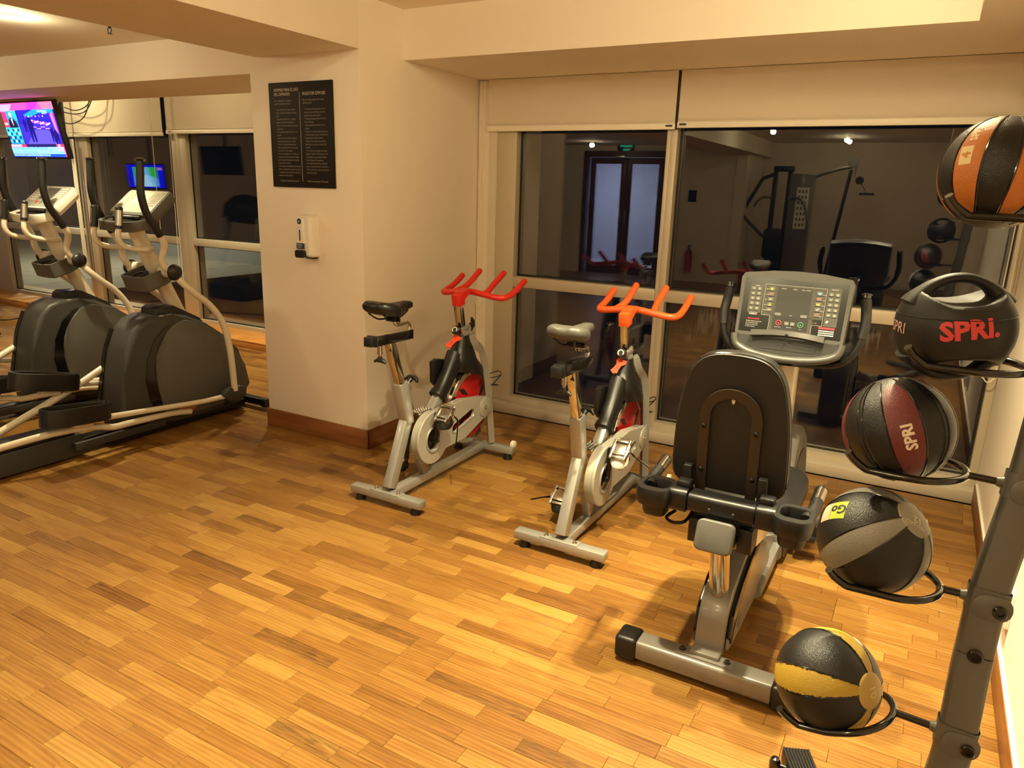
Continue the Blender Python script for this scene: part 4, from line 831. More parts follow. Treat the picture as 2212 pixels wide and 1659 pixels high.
    q = B(); q.prism([(-.205, -.10), (-.19, -.135), (-.12, -.162), (0, -.172), (.12, -.162), (.19, -.135), (.205, -.10)], lambda u, v, w: f(u, v, w), .0118, .0135); obj('tray_recess', q, pm('tray_dark', (30, 30, 29), .5), cs)
    q = B(); q.prism(rrect(-.115, -.152, .12, -.105, .008), lambda u, v, w: f(u, v, w), .0130, .0150); obj('tray_floor', q, pm('tray_floor', (22, 23, 24), .5), cs)
    q = B(); q.tube([f(a, b, .020) for a, b in ((-.222, -.10), (-.205, -.15), (-.13, -.180), (0, -.192), (.13, -.180), (.205, -.15), (.222, -.10))], .017, 12, smooth=4); obj('front_lip', q, CONSG, cs)
    q = B(); q.loft([[f(a, -.088+.012*math.cos(a*9), .014), f(a, -.078+.012*math.cos(a*9), .022), f(a, -.080+.010*math.cos(a*9), .040), f(a, -.106+.016*math.cos(a*9), .040), f(a, -.110+.016*math.cos(a*9), .030)] for a in [-.15+.30*k/14 for k in range(15)]]); bl = obj('book_ledge', q, CONSG, cs, 30)
    q = B(); q.box(f(.0, -.088, .042), (.012, .008, .012), None, .002); obj('ledge_clip', q, BLACKP, cs)
    U_, V_ = V((1, 0, 0)), cu_
    def r2(q, x0, y0, x1, y1, w=.0150): q.rect2(f(0, 0, w), U_, V_, x0, y0, x1, y1)
    q = B(); q.paint((56, 55, 49)); r2(q, -.185, .0, -.128, .125); r2(q, .134, -.03, .186, .135)
    q.paint((50, 49, 43)); r2(q, -.122, -.005, .128, .128); r2(q, -.085, -.085, .088, .0)
    q.paint((150, 148, 140))
    def line(x0, y0, x1, y1, w=.0012): q.rect2(f(0, 0, .0153), U_, V_, min(x0, x1)-w/2, min(y0, y1)-w/2, max(x0, x1)+w/2, max(y0, y1)+w/2)
    for a in ((-.123, -.006, -.123, .129), (-.123, .129, .129, .129), (.129, .129, .129, -.03), (.129, -.03, .089, -.03), (.089, -.03, .089, -.084), (-.123, -.006, -.086, -.006), (-.086, -.006, -.086, -.084), (-.086, -.084, .089, -.084)): line(*a)
    q.paint((30, 29, 26)); r2(q, -.07, -.006, .072, .122, .0155); q.paint((17, 16, 15)); r2(q, -.072, -.062, .074, -.006, .0155)
    q.paint((27, 26, 24)); r2(q, -.066, .06, .068, .10, .0157); r2(q, -.066, .015, .068, .045, .0157)
    obj('panel_print', q, PRINT, fp)
    def key(c, x, y, w, h):
        q = B(); q.paint(c); q.box(f(x, y, .0160), (w, h, .0022), MX.Rotation(PI/2-ta, 3, 'X'), .0008, 1); obj('key', q, PRINT, fp)
    KC = (92, 90, 84)
    for i in range(5):
        for j in range(2):
            for x0 in (-.170, .148): key(KC, x0+j*.024, .106-.022*i, .017, .014)
        key((78, 76, 69), -.094, .110-.023*i, .024, .017); key((78, 76, 69), .102, .106-.023*i, .024, .017)
    for a in ((-.158, -.005, .036, .013), (-.054, .002, .026, .013), (.052, .002, .026, .013), (-.012, -.035, .018, .015), (.012, -.035, .018, .015)): key(KC, *a)
    q = B()
    for x, cl in ((-.045, (196, 52, 56)), (.045, (70, 140, 90))):
        q.paint(cl); q.tube([f(x+.0105*math.cos(a), -.035+.0105*math.sin(a), .0166) for a in [2*PI*k/24 for k in range(24)]], .0016, 6, closed=True); q.prism(circ(x, -.035, .003, 10), lambda u, v, w: f(u, v, w), .0158, .0166)
    obj('stop_start_buttons', q, PRINT, fp)
    q = B(); T = lambda s, x, y, sz, al='CENTER', **k: q.text(s, f(x, y, .0172), U_, V_, sz, align=al, **k)
    q.paint((196, 194, 186))
    for i in range(5):
        T('12345'[i], -.170, .103-.022*i, .010); T('67890'[i], -.146, .103-.022*i, .010)
        T(('2', '4', '6', '8', '10')[i], .148, .103-.022*i, .0085); T(('12', '14', '16', '18', '20')[i], .172, .103-.022*i, .0085)
    T('Teclado', -.156, .117, .006); T('Resistencia', .160, .126, .0055); T('Distancia', -.045, .113, .0055); T('Tiempo', .002, .113, .0055); T('Ritmo / Calorias', .047, .113, .0055); T('Nivel', .0, -.001, .005)
    for i, s_ in enumerate(('Rapido', 'Colinas', 'Ruta', 'Quema', 'Manual')): T(s_, -.118, .106-.023*i, .005, 'LEFT')
    for i, s_ in enumerate(('Frecuencia', 'Intervalo', 'Aleatorio', 'Entrenar', 'Meta')): T(s_, .1155, .10-.023*i, .0042, 'LEFT', sx=.8)
    T('Entrar', -.158, -.008, .0055); T('Parar / Pausa', -.046, -.054, .0045); T('Resistencia', 0, -.052, .0045); T('Inicio', .046, -.054, .0045); T('\u25bc' if False else 'v', -.012, -.038, .012); T('^', .012, -.042, .014)
    for i in range(4): T(('No deje la maquina sin supervision', 'Lea el manual antes de usar', 'Consulte a su medico antes', 'de iniciar un ejercicio')[i], -.182, -.040-.008*i, .0062, 'LEFT', sx=.75)
    q.paint((210, 60, 60)); T('PRECAUCION', -.152, -.030, .008); T('circle', 0, -.079, .021, sx=1.25, shear=.25)
    # bar chart with its red band
    q.paint((190, 46, 60)); q.rect2(f(0, 0, .0170), U_, V_, .118, -.042, .182, -.034); q.paint((200, 198, 190))
    for a in range(10):
        for b in range(3): q.rect2(f(0, 0, .0170), U_, V_, .120+.0062*a, -.052-.009*b, .1245+.0062*a, -.047-.009*b)
    q.paint((232, 190, 50)); q.prism([(-.094, .104), (-.088, .110), (-.094, .116), (-.100, .110)], lambda u, v, w: f(u, v, w), .0171, .0175); q.prism([(-.099, .036), (-.089, .036), (-.092, .044), (-.094, .047), (-.096, .042)], lambda u, v, w: f(u, v, w), .0171, .0175)
    q.prism([(.096, .055), (.108, .063), (.106, .065), (.094, .057)], lambda u, v, w: f(u, v, w), .0171, .0175); q.prism([(.096, .064), (.108, .056), (.106, .054), (.094, .062)], lambda u, v, w: f(u, v, w), .0171, .0175)
    q.paint((90, 170, 210)); q.prism([(.094, .106), (.102, .100), (.110, .106), (.106, .110), (.102, .107), (.098, .110)], lambda u, v, w: f(u, v, w), .0171, .0175)
    q.paint((222, 80, 90)); q.prism([(.095, .079), (.109, .079), (.109, .081), (.106, .088), (.104, .081), (.100, .088), (.098, .081), (.095, .081)], lambda u, v, w: f(u, v, w), .0171, .0175); q.tube([f(.102+.004*math.cos(a), .0145+.004*math.sin(a), .0172) for a in [2*PI*k/12 for k in range(12)]], .0007, 5, closed=True)
    q.prism([(-.101, .085), (-.097, .090), (-.094, .086), (-.091, .090), (-.087, .085), (-.091, .087), (-.094, .0845), (-.097, .0875)], lambda u, v, w: f(u, v, w), .0171, .0175)
    q.paint((225, 222, 215)); q.prism([(.097, .038), (.100, .034), (.108, .042), (.106, .043), (.100, .037), (.098, .040)], lambda u, v, w: f(u, v, w), .0171, .0175); q.prism([(-.101, .062), (-.097, .067), (-.094, .064), (-.091, .067), (-.087, .062), (-.091, .065), (-.094, .062), (-.097, .065)], lambda u, v, w: f(u, v, w), .0171, .0175); q.prism([(-.101, .016), (-.096, .020), (-.091, .021), (-.087, .016), (-.091, .019), (-.096, .018)], lambda u, v, w: f(u, v, w), .0171, .0175)
    q.prism([(.141, -.012), (.147, -.004), (.153, -.009), (.147, -.017)], lambda u, v, w: f(u, v, w), .0171, .0175)
    T('+  +  0', .098, -.022, .006)
    obj('panel_lettering', q, PRINT, fp)['kind'] = 'stuff'
    # handlebars either side of the console
    for s_ in (-1, 1):
        q = B(); q.tube([f(s_*.280, .112, -.02), f(s_*.288, .05, -.03), f(s_*.292, .0, -.03), f(s_*.285, -.07, -.03), f(s_*.265, -.125, -.035), f(s_*.215, -.175, -.045), f(s_*.12, -.19, -.05), f(s_*.0, -.195, -.055)], .0165, 14, smooth=4); hb = obj('side_bar', q, BLACKM, t)
        q = B(); q.tube([f(s_*.280, .104, -.02), f(s_*.288, .05, -.03), f(s_*.292, .0, -.03), f(s_*.286, -.06, -.03)], .021, 14, smooth=4); obj('foam_sleeve', q, BLACKP, hb)
        q = B(); q.lathe(f(s_*.2795, .110, -.02), cu_, [(0, .0175), (.012, .0175), (.013, .022), (.017, .022), (.020, .016)], 16); obj('bar_cap', q, BLACKG, hb)
    for x in (-.02, .03):
        q = B(); q.cyl(f(x, -.185, -.01), f(x, -.208, -.01), .007, n=10); obj('console_bolt', q, BLACKP, cs)
    q = B(); q.prism([(3.25, 1.0), (3.36, 1.05), (3.50, 1.12), (3.56, 1.08), (3.54, 1.0), (3.42, .985)], fyz, -.05, .05, .01); obj('console_bracket', q, BLACKM, t)
    return t
recumbent()
# ------------------------------------------------------------------ medicine ball rack
PO = [(.300, 1.930, 2.00), (.294, 1.905, 1.80), (.281, 1.865, 1.50), (.264, 1.825, 1.22), (.252, 1.803, 1.09), (.2275, 1.767, .897), (.219, 1.735, .735), (.2165, 1.705, .57), (.210, 1.690, .47), (.196, 1.672, .38), (.17, 1.64, .25), (.135, 1.60, .13), (.11, 1.57, .06)]
def pole_at(z):
    for a, b in zip(PO, PO[1:]):
        if b[2] <= z <= a[2]: f = (a[2]-z)/(a[2]-b[2]); return V(a).lerp(V(b), f)
rk = thing('ball_rack', 'grey curved metal rack holding five medicine balls along the right edge', 'rack', (.11, 1.6, 0))
q = B(); oct_ = catmull([V(p) for p in PO[:8]], 4)
def rsec(c, d, w, h, r):
    d = d.normalized(); x = V((1, 0, 0)); x = (x-x.dot(d)*d).normalized(); y = d.cross(x)
    return [c+x*a+y*b for a, b in rrect(-w, -h, w, h, r, 3)]
def sweep(pts, w, h, r): return [rsec(p, (pts[min(i+1, len(pts)-1)]-pts[max(i-1, 0)]), w, h, r) for i, p in enumerate(pts)]
jt = pole_at(.745)
up_pts = [p for p in catmull([V(p) for p in PO], 4) if p.z >= .748]; lo_pts = [p for p in catmull([V(p) for p in PO], 4) if p.z < .744]
q = B(); q.loft(sweep(up_pts+[pole_at(.7465)], .037, .030, .017)); obj('upper_pole', q, POLE, rk, 30)
q = B(); q.loft(sweep([pole_at(.744)]+lo_pts, .0375, .0305, .017)); lp = obj('lower_pole', q, POLE, rk, 30)
q = B(); q.tube([V((.12, 1.60, .045)), V((.0, 1.85, .035)), V((-.085, 2.03, .032))], .026, 14); q.tube([V((.10, 1.58, .045)), V((-.05, 1.42, .035)), V((-.2, 1.25, .03))], .026, 14); q.tube([V((.12, 1.57, .045)), V((.25, 1.45, .035)), V((.36, 1.30, .03))], .026, 14); bl = obj('base_legs', q, POLE, rk)
dl = V((-.22, .5, 0)).normalized(); sl_ = V((dl.y, -dl.x, 0)); fc = V((-.100, 2.065, 0))
q = B(); m3 = MX((sl_, dl, V((0, 0, 1)))).transposed()
q.box(fc+V((0, 0, .021)), (.085, .13, .040), m3, .006)
for k in range(9): q.tube([fc+sl_*(-.036+.009*k)-dl*.06+V((0, 0, .042)), fc+sl_*(-.036+.009*k)+dl*.064+V((0, 0, .040))], .0046, 8)
obj('ribbed_foot', q, BLACKP, rk)
q = B(); q.lathe(fc+V((-.075, -.005, 0)), (0, 0, 1), [(0, .016), (.02, .017), (.032, .012), (.036, .003)], 14); q.tube([fc+V((-.075, -.005, .012)), fc+V((-.03, -.01, .016))], .007, 8); obj('levelling_knob', q, BLACKG, rk)
def collar(z, d):
    p = pole_at(z); t_ = (pole_at(z+.03)-pole_at(z-.03)); q = B()
    q.loft(sweep([p-t_.normalized()*.028, p+t_.normalized()*.028], .0405, .0335, .018), cap=False)
    q.loft(sweep([p+t_.normalized()*.028, p-t_.normalized()*.028], .038, .031, .017), cap=False)
    q.prism(rrect(-.02, -.027, .055, .027, .024), lambda u, v, w: p+V((u-.01, -.0335-w, 0))+t_.normalized()*v, 0, .004, .0015)
    c_ = obj('clamp_collar', q, POLE, rk, 30); o = p+V((.022, -.0375, 0))-t_.normalized()*.004
    q = B(); q.lathe(o, (0, -1, 0), [(0, .0145), (.006, .0145), (.009, .012), (.009, .007), (.004, .006)], 16); obj('bolt', q, BLACKG, c_)
    return p
bz = jt+V((.0, -.0305, .008)); q = B(); q.lathe(bz, (0, -1, 0), [(0, .016), (.005, .016), (.009, .012), (.009, .007), (.004, .006)], 16); obj('joint_bolt', q, BLACKG, rk)
def arm(bc, zc, prong=.098, drop=.080, tilt=0, ext=-.03):
    p = collar(zc, None); bc = V(bc); z0 = bc.z-drop
    d = V((p.x-bc.x, p.y-bc.y, 0)); s0 = d.normalized(); n_ = V((-s0.y, s0.x, 0)); back = .050
    P = lambda a, b, z: V((bc.x, bc.y, 0))+s0*a+n_*b+V((0, 0, z))
    zz = lambda a: z0+(zc-z0)*max(0, min(1, (a-.0)/(back+prong)))
    pts = []
    for s_ in (1, -1):
        l = [P(-.078, s_*(prong+.022), z0+.040), P(-.066, s_*(prong+.012), z0+.022), P(-.042, s_*(prong+.002), z0+.003), P(ext, s_*prong, z0), P(.02, s_*prong, zz(.02))]
        pts.append(l)
    arc = [P(back+prong*math.sin(a), prong*math.cos(a), zz(back+prong*math.sin(a))) for a in [PI*k/12 for k in range(13)]]
    q = B(); q.tube(pts[0]+arc+pts[1][::-1], .0085, 12, smooth=2); q.tube([arc[6]-s0*.002, V((p.x, p.y, zc))-s0*.036], .0085, 12)
    obj('ball_cradle', q, BLACKG, rk)
    q = B(); q.tube([V((p.x, p.y, zc))-s0*.052, V((p.x, p.y, zc))-s0*.034], [.010, .016], 12); obj('arm_boss', q, POLE, rk)
# ------------------------------------------------------------------ balls
BLK = rubber('ball_black', (17, 16, 15), .42); GRIPB = pm('grip_ball_black', (19, 18, 17), .55, var=.2, scale=9, bump=.12, bscale=300)
def ball_frame(ax, mid):
    ax = V(ax).normalized(); m_ = V(mid); m_ = (m_-ax*m_.dot(ax)).normalized(); return MX((m_, ax.cross(m_), ax)).transposed()
def sph(P, Rr, M, lat, lon, k=1.0): return P+M @ V((math.cos(lat)*math.cos(lon), math.cos(lat)*math.sin(lon), math.sin(lat)))*Rr*k
def ball(P, Rr, ax, mid, label, groove=8):
    P = V(P); M = ball_frame(ax, mid)
    t = thing('medicine_ball', label, 'medicine ball', (P.x, P.y, P.z-Rr), 'medicine balls on the rack')
    q = B(); rings = []; n = 72
    for i in range(1, 48):
        la = -PI/2+PI*i/48
        rings.append([sph(P, Rr, M, la, 2*PI*k/n) for k in range(n)])
    q.loft(rings); obj('ball_body', q, BLK, t, 60)
    return t, P, M
def lune(t, P, Rr, M, lon, half, l0, l1, mat, name='stripe', full=True):
    """stripe between two meridians; full: tapering like a ball panel, l0..l1 latitudes"""
    q = B(); uvl = q.bm.loops.layers.uv.new('UVMap'); NL, NW = 40, 12; G = []
    for i in range(NL+1):
        la = l0+(l1-l0)*i/NL; e = 1.0
        if not full:
            u = abs(2*i/NL-1); e = math.sqrt(max(.02, 1-u**6))
        G.append([(q.bm.verts.new(sph(P, Rr, M, la, lon+half*e*(2*j/NW-1), 1.0035)), (j/NW, i/NL)) for j in range(NW+1)])
    for i in range(NL):
        for j in range(NW):
            qd = (G[i][j], G[i][j+1], G[i+1][j+1], G[i+1][j]); f = q.bm.faces.new([a for a, _ in qd])
            for l, (_, u) in zip(f.loops, qd): l[uvl].uv = u
    bd = [e for e in q.bm.edges if len(e.link_faces) == 1]; r = bmesh.ops.extrude_edge_only(q.bm, edges=bd)
    for v in [v for v in r['geom'] if isinstance(v, bmesh.types.BMVert)]: v.co = P+(v.co-P)*.992
    return obj(name, q, mat, t, 60)
def seam(t, P, Rr, M, lons, l0, l1, name='seam'):
    q = B()
    for lo in lons: q.tube([sph(P, Rr, M, l0+(l1-l0)*k/24, lo, 1.0005) for k in range(25)], .0018, 6)
    return obj(name, q, BLACKG, t)
def cap(t, P, Rr, M, rad, mat, name='end_cap'):
    q = B(); G = [[sph(P, Rr, M, PI/2-rad*i/6, 2*PI*k/36, 1.006) for k in range(36)] for i in range(1, 7)]+[[sph(P, Rr, M, PI/2-rad*1.03, 2*PI*k/36, .995) for k in range(36)]]
    q.loft(G); return obj(name, q, mat, t, 50)
def print_on(t, P, Rr, c, u, body, size, col, name='lettering', align='CENTER', sx=1, bold=0, shear=0, k=1.006):
    """lettering wrapped on the ball round the point in direction c, reading along u"""
    c = V(c).normalized(); u = V(u); u = (u-u.dot(c)*c).normalized(); v = c.cross(u); off = -size*.36
    def w(x, y):
        y += off; r = math.hypot(x, y); a = r/Rr
        if r < 1e-6: return P+c*Rr*k
        d = (u*x+v*y)/r; return P+(c*math.cos(a)+d*math.sin(a))*Rr*k
    q = B(); q.paint(col)
    q.text(body, V(), V((1, 0, 0)), V((0, 1, 0)), size, align=align, sx=sx, warp=w, bold=bold, shear=shear)
    return obj(name, q, PRINT, t)
def patch(t, P, Rr, c, u, w, h, col, name='label_patch', r=.004, k=1.005):
    c = V(c).normalized(); u = V(u); u = (u-u.dot(c)*c).normalized(); v = c.cross(u); q = B(); q.paint(col); N = 8; G = []
    for i in range(N+1):
        row = []
        for j in range(N+1):
            x, y = (j/N-.5)*w, (i/N-.5)*h; rr = math.hypot(x, y); a = rr/Rr
            row.append(q.bm.verts.new(P+((c*math.cos(a)+(u*x+v*y)/rr*math.sin(a)) if rr > 1e-6 else c)*Rr*k))
        G.append(row)
    q._m([q.bm.faces.new((G[i][j], G[i][j+1], G[i+1][j+1], G[i+1][j])) for i in range(N) for j in range(N)])
    return obj(name, q, PRINT, t)
YEL = worn('ball_yellow', (176, 146, 52), amount=.28); GRY = rubber('ball_grey', (122, 118, 108)); MAR = rubber('ball_maroon', (100, 36, 37)); ORA = rubber('ball_orange', (190, 112, 44))
rad = math.radians
# yellow
Ry = .12; t, P, M = ball((-.0571, 1.7214, .5763), Ry, (.8169, -.4605, .3472), (-.5595, -.779, .283), 'black medicine ball with scuffed yellow stripes, lowest on the rack')
for k in range(4): lune(t, P, Ry, M, k*PI/2, rad(14 if k else 15), -rad(72), rad(74), YEL)
cp_o = cap(t, P, Ry, M, rad(20), pm('cap_yellow', (178, 150, 84), .5, var=.08)); seam(t, P, Ry, M, [k*PI/2+s*rad(15.5) for k in range(4) for s in (-1, 1)], -rad(70), rad(70))
a_ = M @ V((0, 0, 1)); e_ = M @ V((0, 1, 0))
print_on(t, P, Ry, a_, M @ V((-.3, .95, 0)), '10', .030, (205, 190, 140), 'cap_number', k=1.009)
arm(P, .553, tilt=1)
# grey
Rg = .12; t, P, M = ball((-.0117, 1.7535, .9445), Rg, (.6429, -.2354, .7289), (-.426, -.9007, .0849), 'black and grey medicine ball with a lime Go label, second from the bottom')
for k in range(4): lune(t, P, Rg, M, k*rad(92), rad(13.5), -rad(72), rad(72), GRY)
cap(t, P, Rg, M, rad(22), pm('cap_grey', (142, 136, 122), .5, var=.06)); seam(t, P, Rg, M, [k*rad(92)+s*rad(15) for k in range(4) for s in (-1, 1)], -rad(70), rad(69))
a_ = M @ V((0, 0, 1)); print_on(t, P, Rg, (a_+M @ V((.05, .06, 0))), M @ V((.75, -.65, 0)), '12', .024, (214, 206, 188), 'cap_number', k=1.009); print_on(t, P, Rg, (a_+M @ V((.16, .12, 0))), M @ V((.75, -.65, 0)), 'MED BALL', .012, (206, 198, 180), 'cap_lettering', k=1.009)
lb = V((-.7233, -.3693, .5835)); u_ = V((.62, -.42, .40)); u_ = (u_-u_.dot(lb)*lb).normalized(); vb = lb.cross(u_)
patch(t, P, Rg, lb+u_*.10, u_, .040, .046, (168, 186, 52)); patch(t, P, Rg, lb-u_*.22, u_, .034, .046, (196, 164, 140), 'pink_patch'); print_on(t, P, Rg, lb+u_*.10, -u_, 'Go', .032, (24, 26, 18), bold=.001, k=1.008)
arm(P, .864)
# maroon
Rr_ = .118; t, P, M = ball((.0005, 1.835, 1.193), Rr_, (-.372, .2229, .9011), (.1192, -.9512, .2845), 'black medicine ball with a maroon stripe, third from the bottom')
for k in range(4): lune(t, P, Rr_, M, k*PI/2, rad(16.5), -rad(60), rad(60), MAR, full=False)
seam(t, P, Rr_, M, [k*PI/2+s*rad(18) for k in range(4) for s in (-1, 1)]+[k*PI/2+PI/4+s*rad(3) for k in range(4) for s in (-1, 1)], -rad(72), rad(72))
print_on(t, P, Rr_, M @ V((math.cos(-rad(9)), .02, math.sin(-rad(9)))), M @ V((0, -.05, 1)), 'SPRI', .032, (226, 214, 196), bold=.0012)
arm(P, 1.118)
# orange
Ro = .114; t, P, M = ball((.1041, 1.9009, 1.7605), Ro, (.1048, .1911, .976), (-.5571, -.8017, .2167), 'black and orange medicine ball at the top of the rack')
for k in range(6): lune(t, P, Ro, M, k*PI/3, rad(13.5), -rad(62), rad(66), ORA, full=False)
seam(t, P, Ro, M, [k*PI/3+s*rad(15) for k in range(6) for s in (-1, 1)], -rad(66), rad(68))
lbc = M @ V((math.cos(rad(4)), -.06, math.sin(rad(4)))); patch(t, P, Ro, lbc, M @ V((0, -.1, 1)), .038, .026, (226, 206, 150)); print_on(t, P, Ro, lbc, M @ V((0, -.1, 1)), '4', .024, (196, 120, 40), 'label_number', k=1.008, bold=.001)
print_on(t, P, Ro, M @ V((math.cos(rad(29)), -.06, math.sin(rad(29)))), M @ V((0, -.1, 1)), 'SPRI', .020, (232, 214, 176), bold=.0008)
arm(P, 1.67, drop=.088, prong=.088)
# double-grip ball
Rh = .118; P = V((.0728, 1.85, 1.436)); ez = V((-.06, -.02, 1)).normalized(); ex = V((.93, .36, 0)); ex = (ex-ex.dot(ez)*ez).normalized(); ey = ez.cross(ex); M = MX((ex, ey, ez)).transposed()
t = thing('grip_ball', 'black double-handled grip ball with red lettering, fourth from the bottom', 'medicine ball', (P.x, P.y, P.z-Rh), 'medicine balls on the rack')
q = B(); rings = []; n = 64
for i in range(1, 60):
    la = -PI/2+PI*i/60; ring = []
    for k in range(n):
        lo = 2*PI*k/n; v = V((math.cos(la)*math.cos(lo), math.cos(la)*math.sin(lo), math.sin(la)))
        for sgn in (1, -1):      # scoop under each handle: flatten the cap of the ball
            h = v.z*sgn; lim = .43+.33*min(1, abs(v.x)/.74)**3
            if h > lim: v.z = sgn*(lim+(h-lim)*.10)
        ring.append(P+M @ (v*Rh))
    rings.append(ring)
q.loft(rings); obj('ball_body', q, GRIPB, t, 60)
for sgn in (1, -1):
    q = B(); q.tube([P+M @ (V((math.sin(a), .0, sgn*math.cos(a)*1.0))*(Rh*(.87+.04*math.cos(a*1.5)))) for a in [-1.05+2.10*k/20 for k in range(21)]], [.026, .023, .019, .016, .014, .0125, .0115, .011, .011, .011, .011, .011, .011, .011, .0115, .0125, .014, .016, .019, .023, .026], 16, flat=(1.0, 1.55, tuple(ey))); obj('handle', q, GRIPB, t, 60)
q = B(); q.tube([P+M @ (V((math.cos(a), math.sin(a), .28))*Rh*.9645) for a in [2*PI*k/64 for k in range(64)]], .0012, 6, closed=True); obj('mould_line', q, BLACKP, t)
tc_ = V((.2686, -.9455, .1839)); print_on(t, P, Rh, tc_+V((-.05, 0, -.06)), ex*.98+ez*.10, 'SPRI.', .054, (206, 62, 62), bold=.0022, sx=1.02)
print_on(t, P, Rh, V((-.93, -.42, -.02)), -ex*.1+V((.4, -.9, 0)), 'SPRI', .034, (214, 170, 160), 'side_lettering')
arm(P, 1.362, drop=.074)

# ------------------------------------------------------------------ rules board
bd = thing('rules_board', 'dark board of gym rules in two columns on the pillar front', 'sign', (-3.513, YC, 1.667))
q = B(); q.box((-3.514, YC-.0075, 1.981), (.528, .013, .628), None, .002); pl = obj('board_panel', q, SIGNM, bd)
x0, x1, zt, zb = -3.778, -3.250, 2.295, 1.667; wd, hg = x1-x0, zt-zb; yb = YC-.0152
q = B(); q.paint((206, 192, 174))
def put(s, fx, fz, size, sx=1.0): q.text(s, V((x0+fx*wd, yb, zt-fz*hg)), V((1, 0, 0)), V((0, 0, 1)), size, sx=sx)
put('NORMAS PARA EL USO', .088, .085, .0265, .76); put('DEL GIMNASIO', .088, .125, .0265, .76); put('RULES FOR GYM USE', .545, .127, .0265, .76)
ob_head = obj('heading', q, PRINT, pl)
ES = ['Por su seguridad, se requiere', 'seguir las siguientes normas:', None, '\u2022 El uso del gimnasio es bajo su propio', 'riesgo. Contacte al encargado si necesita', 'ayuda.', '\u2022 No est\u00e1 permitido fumar, ni consumir', 'bebidas o alimentos en el gimnasio.', '\u2022 Reporte cualquier anomal\u00eda al encargado', 'o la gerencia.', '\u2022 No se permiten objetos de vidrio en el', 'gimnasio.', '\u2022 Ni\u00f1os menores de 18 a\u00f1os requieren', 'supervisi\u00f3n permanente de un adulto.', '\u2022 Por favor utilice adecuadamente los', 'equipos, siguiendo las instrucciones que', 'se encuentran en las m\u00e1quinas.', '\u2022 No se permite golpear, tirar o dejar caer', 'las pesas al piso. El mal uso de los equipos', 'puede ocasionar da\u00f1os f\u00edsicos y materiales', 'al usuario de los mismos.', '\u2022 Todo elemento m\u00f3vil (discos, mancuernas,', 'barras, etc.) deber\u00e1 ser retornado a su lugar.', '\u2022 Se requiere el uso de calzado y vestimenta', 'deportiva en todo momento.']
EN = ['For your safety, please observe the', 'following rules:', None, '\u2022 The facility and the equipment are used', 'under your own risk. Please contact the', 'attendant if you need assistance.', '\u2022 Smoking, beverages and food are not al-', 'lowed in the gym.', '\u2022 Report any peculiar conditions to the', 'manager.', '\u2022 Glassware is not permitted inside the gym.', '\u2022 Children under the age of 18 should be ac-', 'companied by an adult at all times.', '\u2022 Please use the equipment properly by', 'following the instructions on each of the', 'machines.', '\u2022 Do not slam, drop, swing or throw free', 'weights on the floor. The improper use of', 'the equipment can cause physical injuries', 'and the damage of the equipment.', '\u2022 All movable elements (discs, dumbbells,', 'bars, etc.) must be returned to their places.', '\u2022 The use of footwear and sports clothing is', 'required at all times.']
q = B(); q.paint((150, 136, 120))
for fx, T_ in ((.092, ES), (.548, EN)):
    z = .178
    for i, s in enumerate(T_):
        if s is None: z = .262; continue
        put(s, fx+(.018 if i > 2 else 0), z, .0135 if i > 2 else .0155, .78); z += .0285 if i < 2 else .0300
put('Ocupaci\u00f3n m\u00e1xima 20 personas.', .13, .945, .0155, .8); put('Maximum occupancy of 20 people.', .575, .945, .0155, .8)
obj('rules_lettering', q, PRINT, pl)
q = B(); q.paint((190, 176, 160)); q.box((x0+.497*wd, yb, zt-.52*hg), (.0022, .0008, .84*hg)); obj('divider_line', q, PRINT, pl)

# ------------------------------------------------------------------ soap dispenser below the board
dp = thing('gel_dispenser', 'cream wall dispenser with round blue badge below the rules board', 'dispenser', (-3.47, YC, 1.235))
fd = lambda u, v, w: V((-3.470+u, YC-w, 1.235+v))
q = B(); q.loft([[fd(a*s, .135+(b-.135)*s2+dz, w) for a, b in rrect(-.066, .0, .066, .268, .022, 4)] for s, s2, w, dz in ((1, 1, .001, 0), (1, 1, .05, 0), (.96, .97, .072, .002), (.86, .93, .090, .006))]); db = obj('dispenser_body', q, WHITEP, dp, 35)
q = B(); q.prism([(-.040, .09), (-.038, .245), (.02, .245), (.026, .09)], lambda u, v, w: fd(u, v, w), .086, .100, .006, 3); fp = obj('front_cover', q, WHITEP, dp, 35)
q = B(); q.loft([[fd(a*s-.008, b, w) for a, b in rrect(-.042, .0, .040, .048, .016, 4)] for s, w in ((1, .075), (1, .100), (.9, .112))]); obj('push_lever', q, BLACKP, dp, 35)
q = B(); q.prism(rrect(-.012, .105, -.004, .175, .004), lambda u, v, w: fd(u, v, w), .1000, .1015); obj('level_window', q, BLACKG, fp)
q = B(); q.paint((36, 44, 74)); q.prism(circ(-.008, .226, .018, 24), lambda u, v, w: fd(u, v, w), .1000, .1012); q.prism(rrect(-.040, .056, .022, .088, .001), lambda u, v, w: fd(u, v, w), .094, .1005)
q.paint((226, 222, 224)); q.text('GEL', fd(-.021, .221, .1016), V((1, 0, 0)), V((0, 0, 1)), .014, sx=.9); q.text('PRESIONE', fd(-.036, .076, .1010), V((1, 0, 0)), V((0, 0, 1)), .011, sx=.9); q.text('Y RETIRE', fd(-.036, .062, .1010), V((1, 0, 0)), V((0, 0, 1)), .011, sx=.9); q.paint((120, 112, 100)); q.text('soft', fd(-.02, .185, .1004), V((1, 0, 0)), V((0, 0, 1)), .011)
obj('badge_print', q, PRINT, fp)
q = B(); q.box(fd(.02, -.004, .03), (.07, .04, .008), None, .002); obj('drip_base', q, BLACKP, dp)

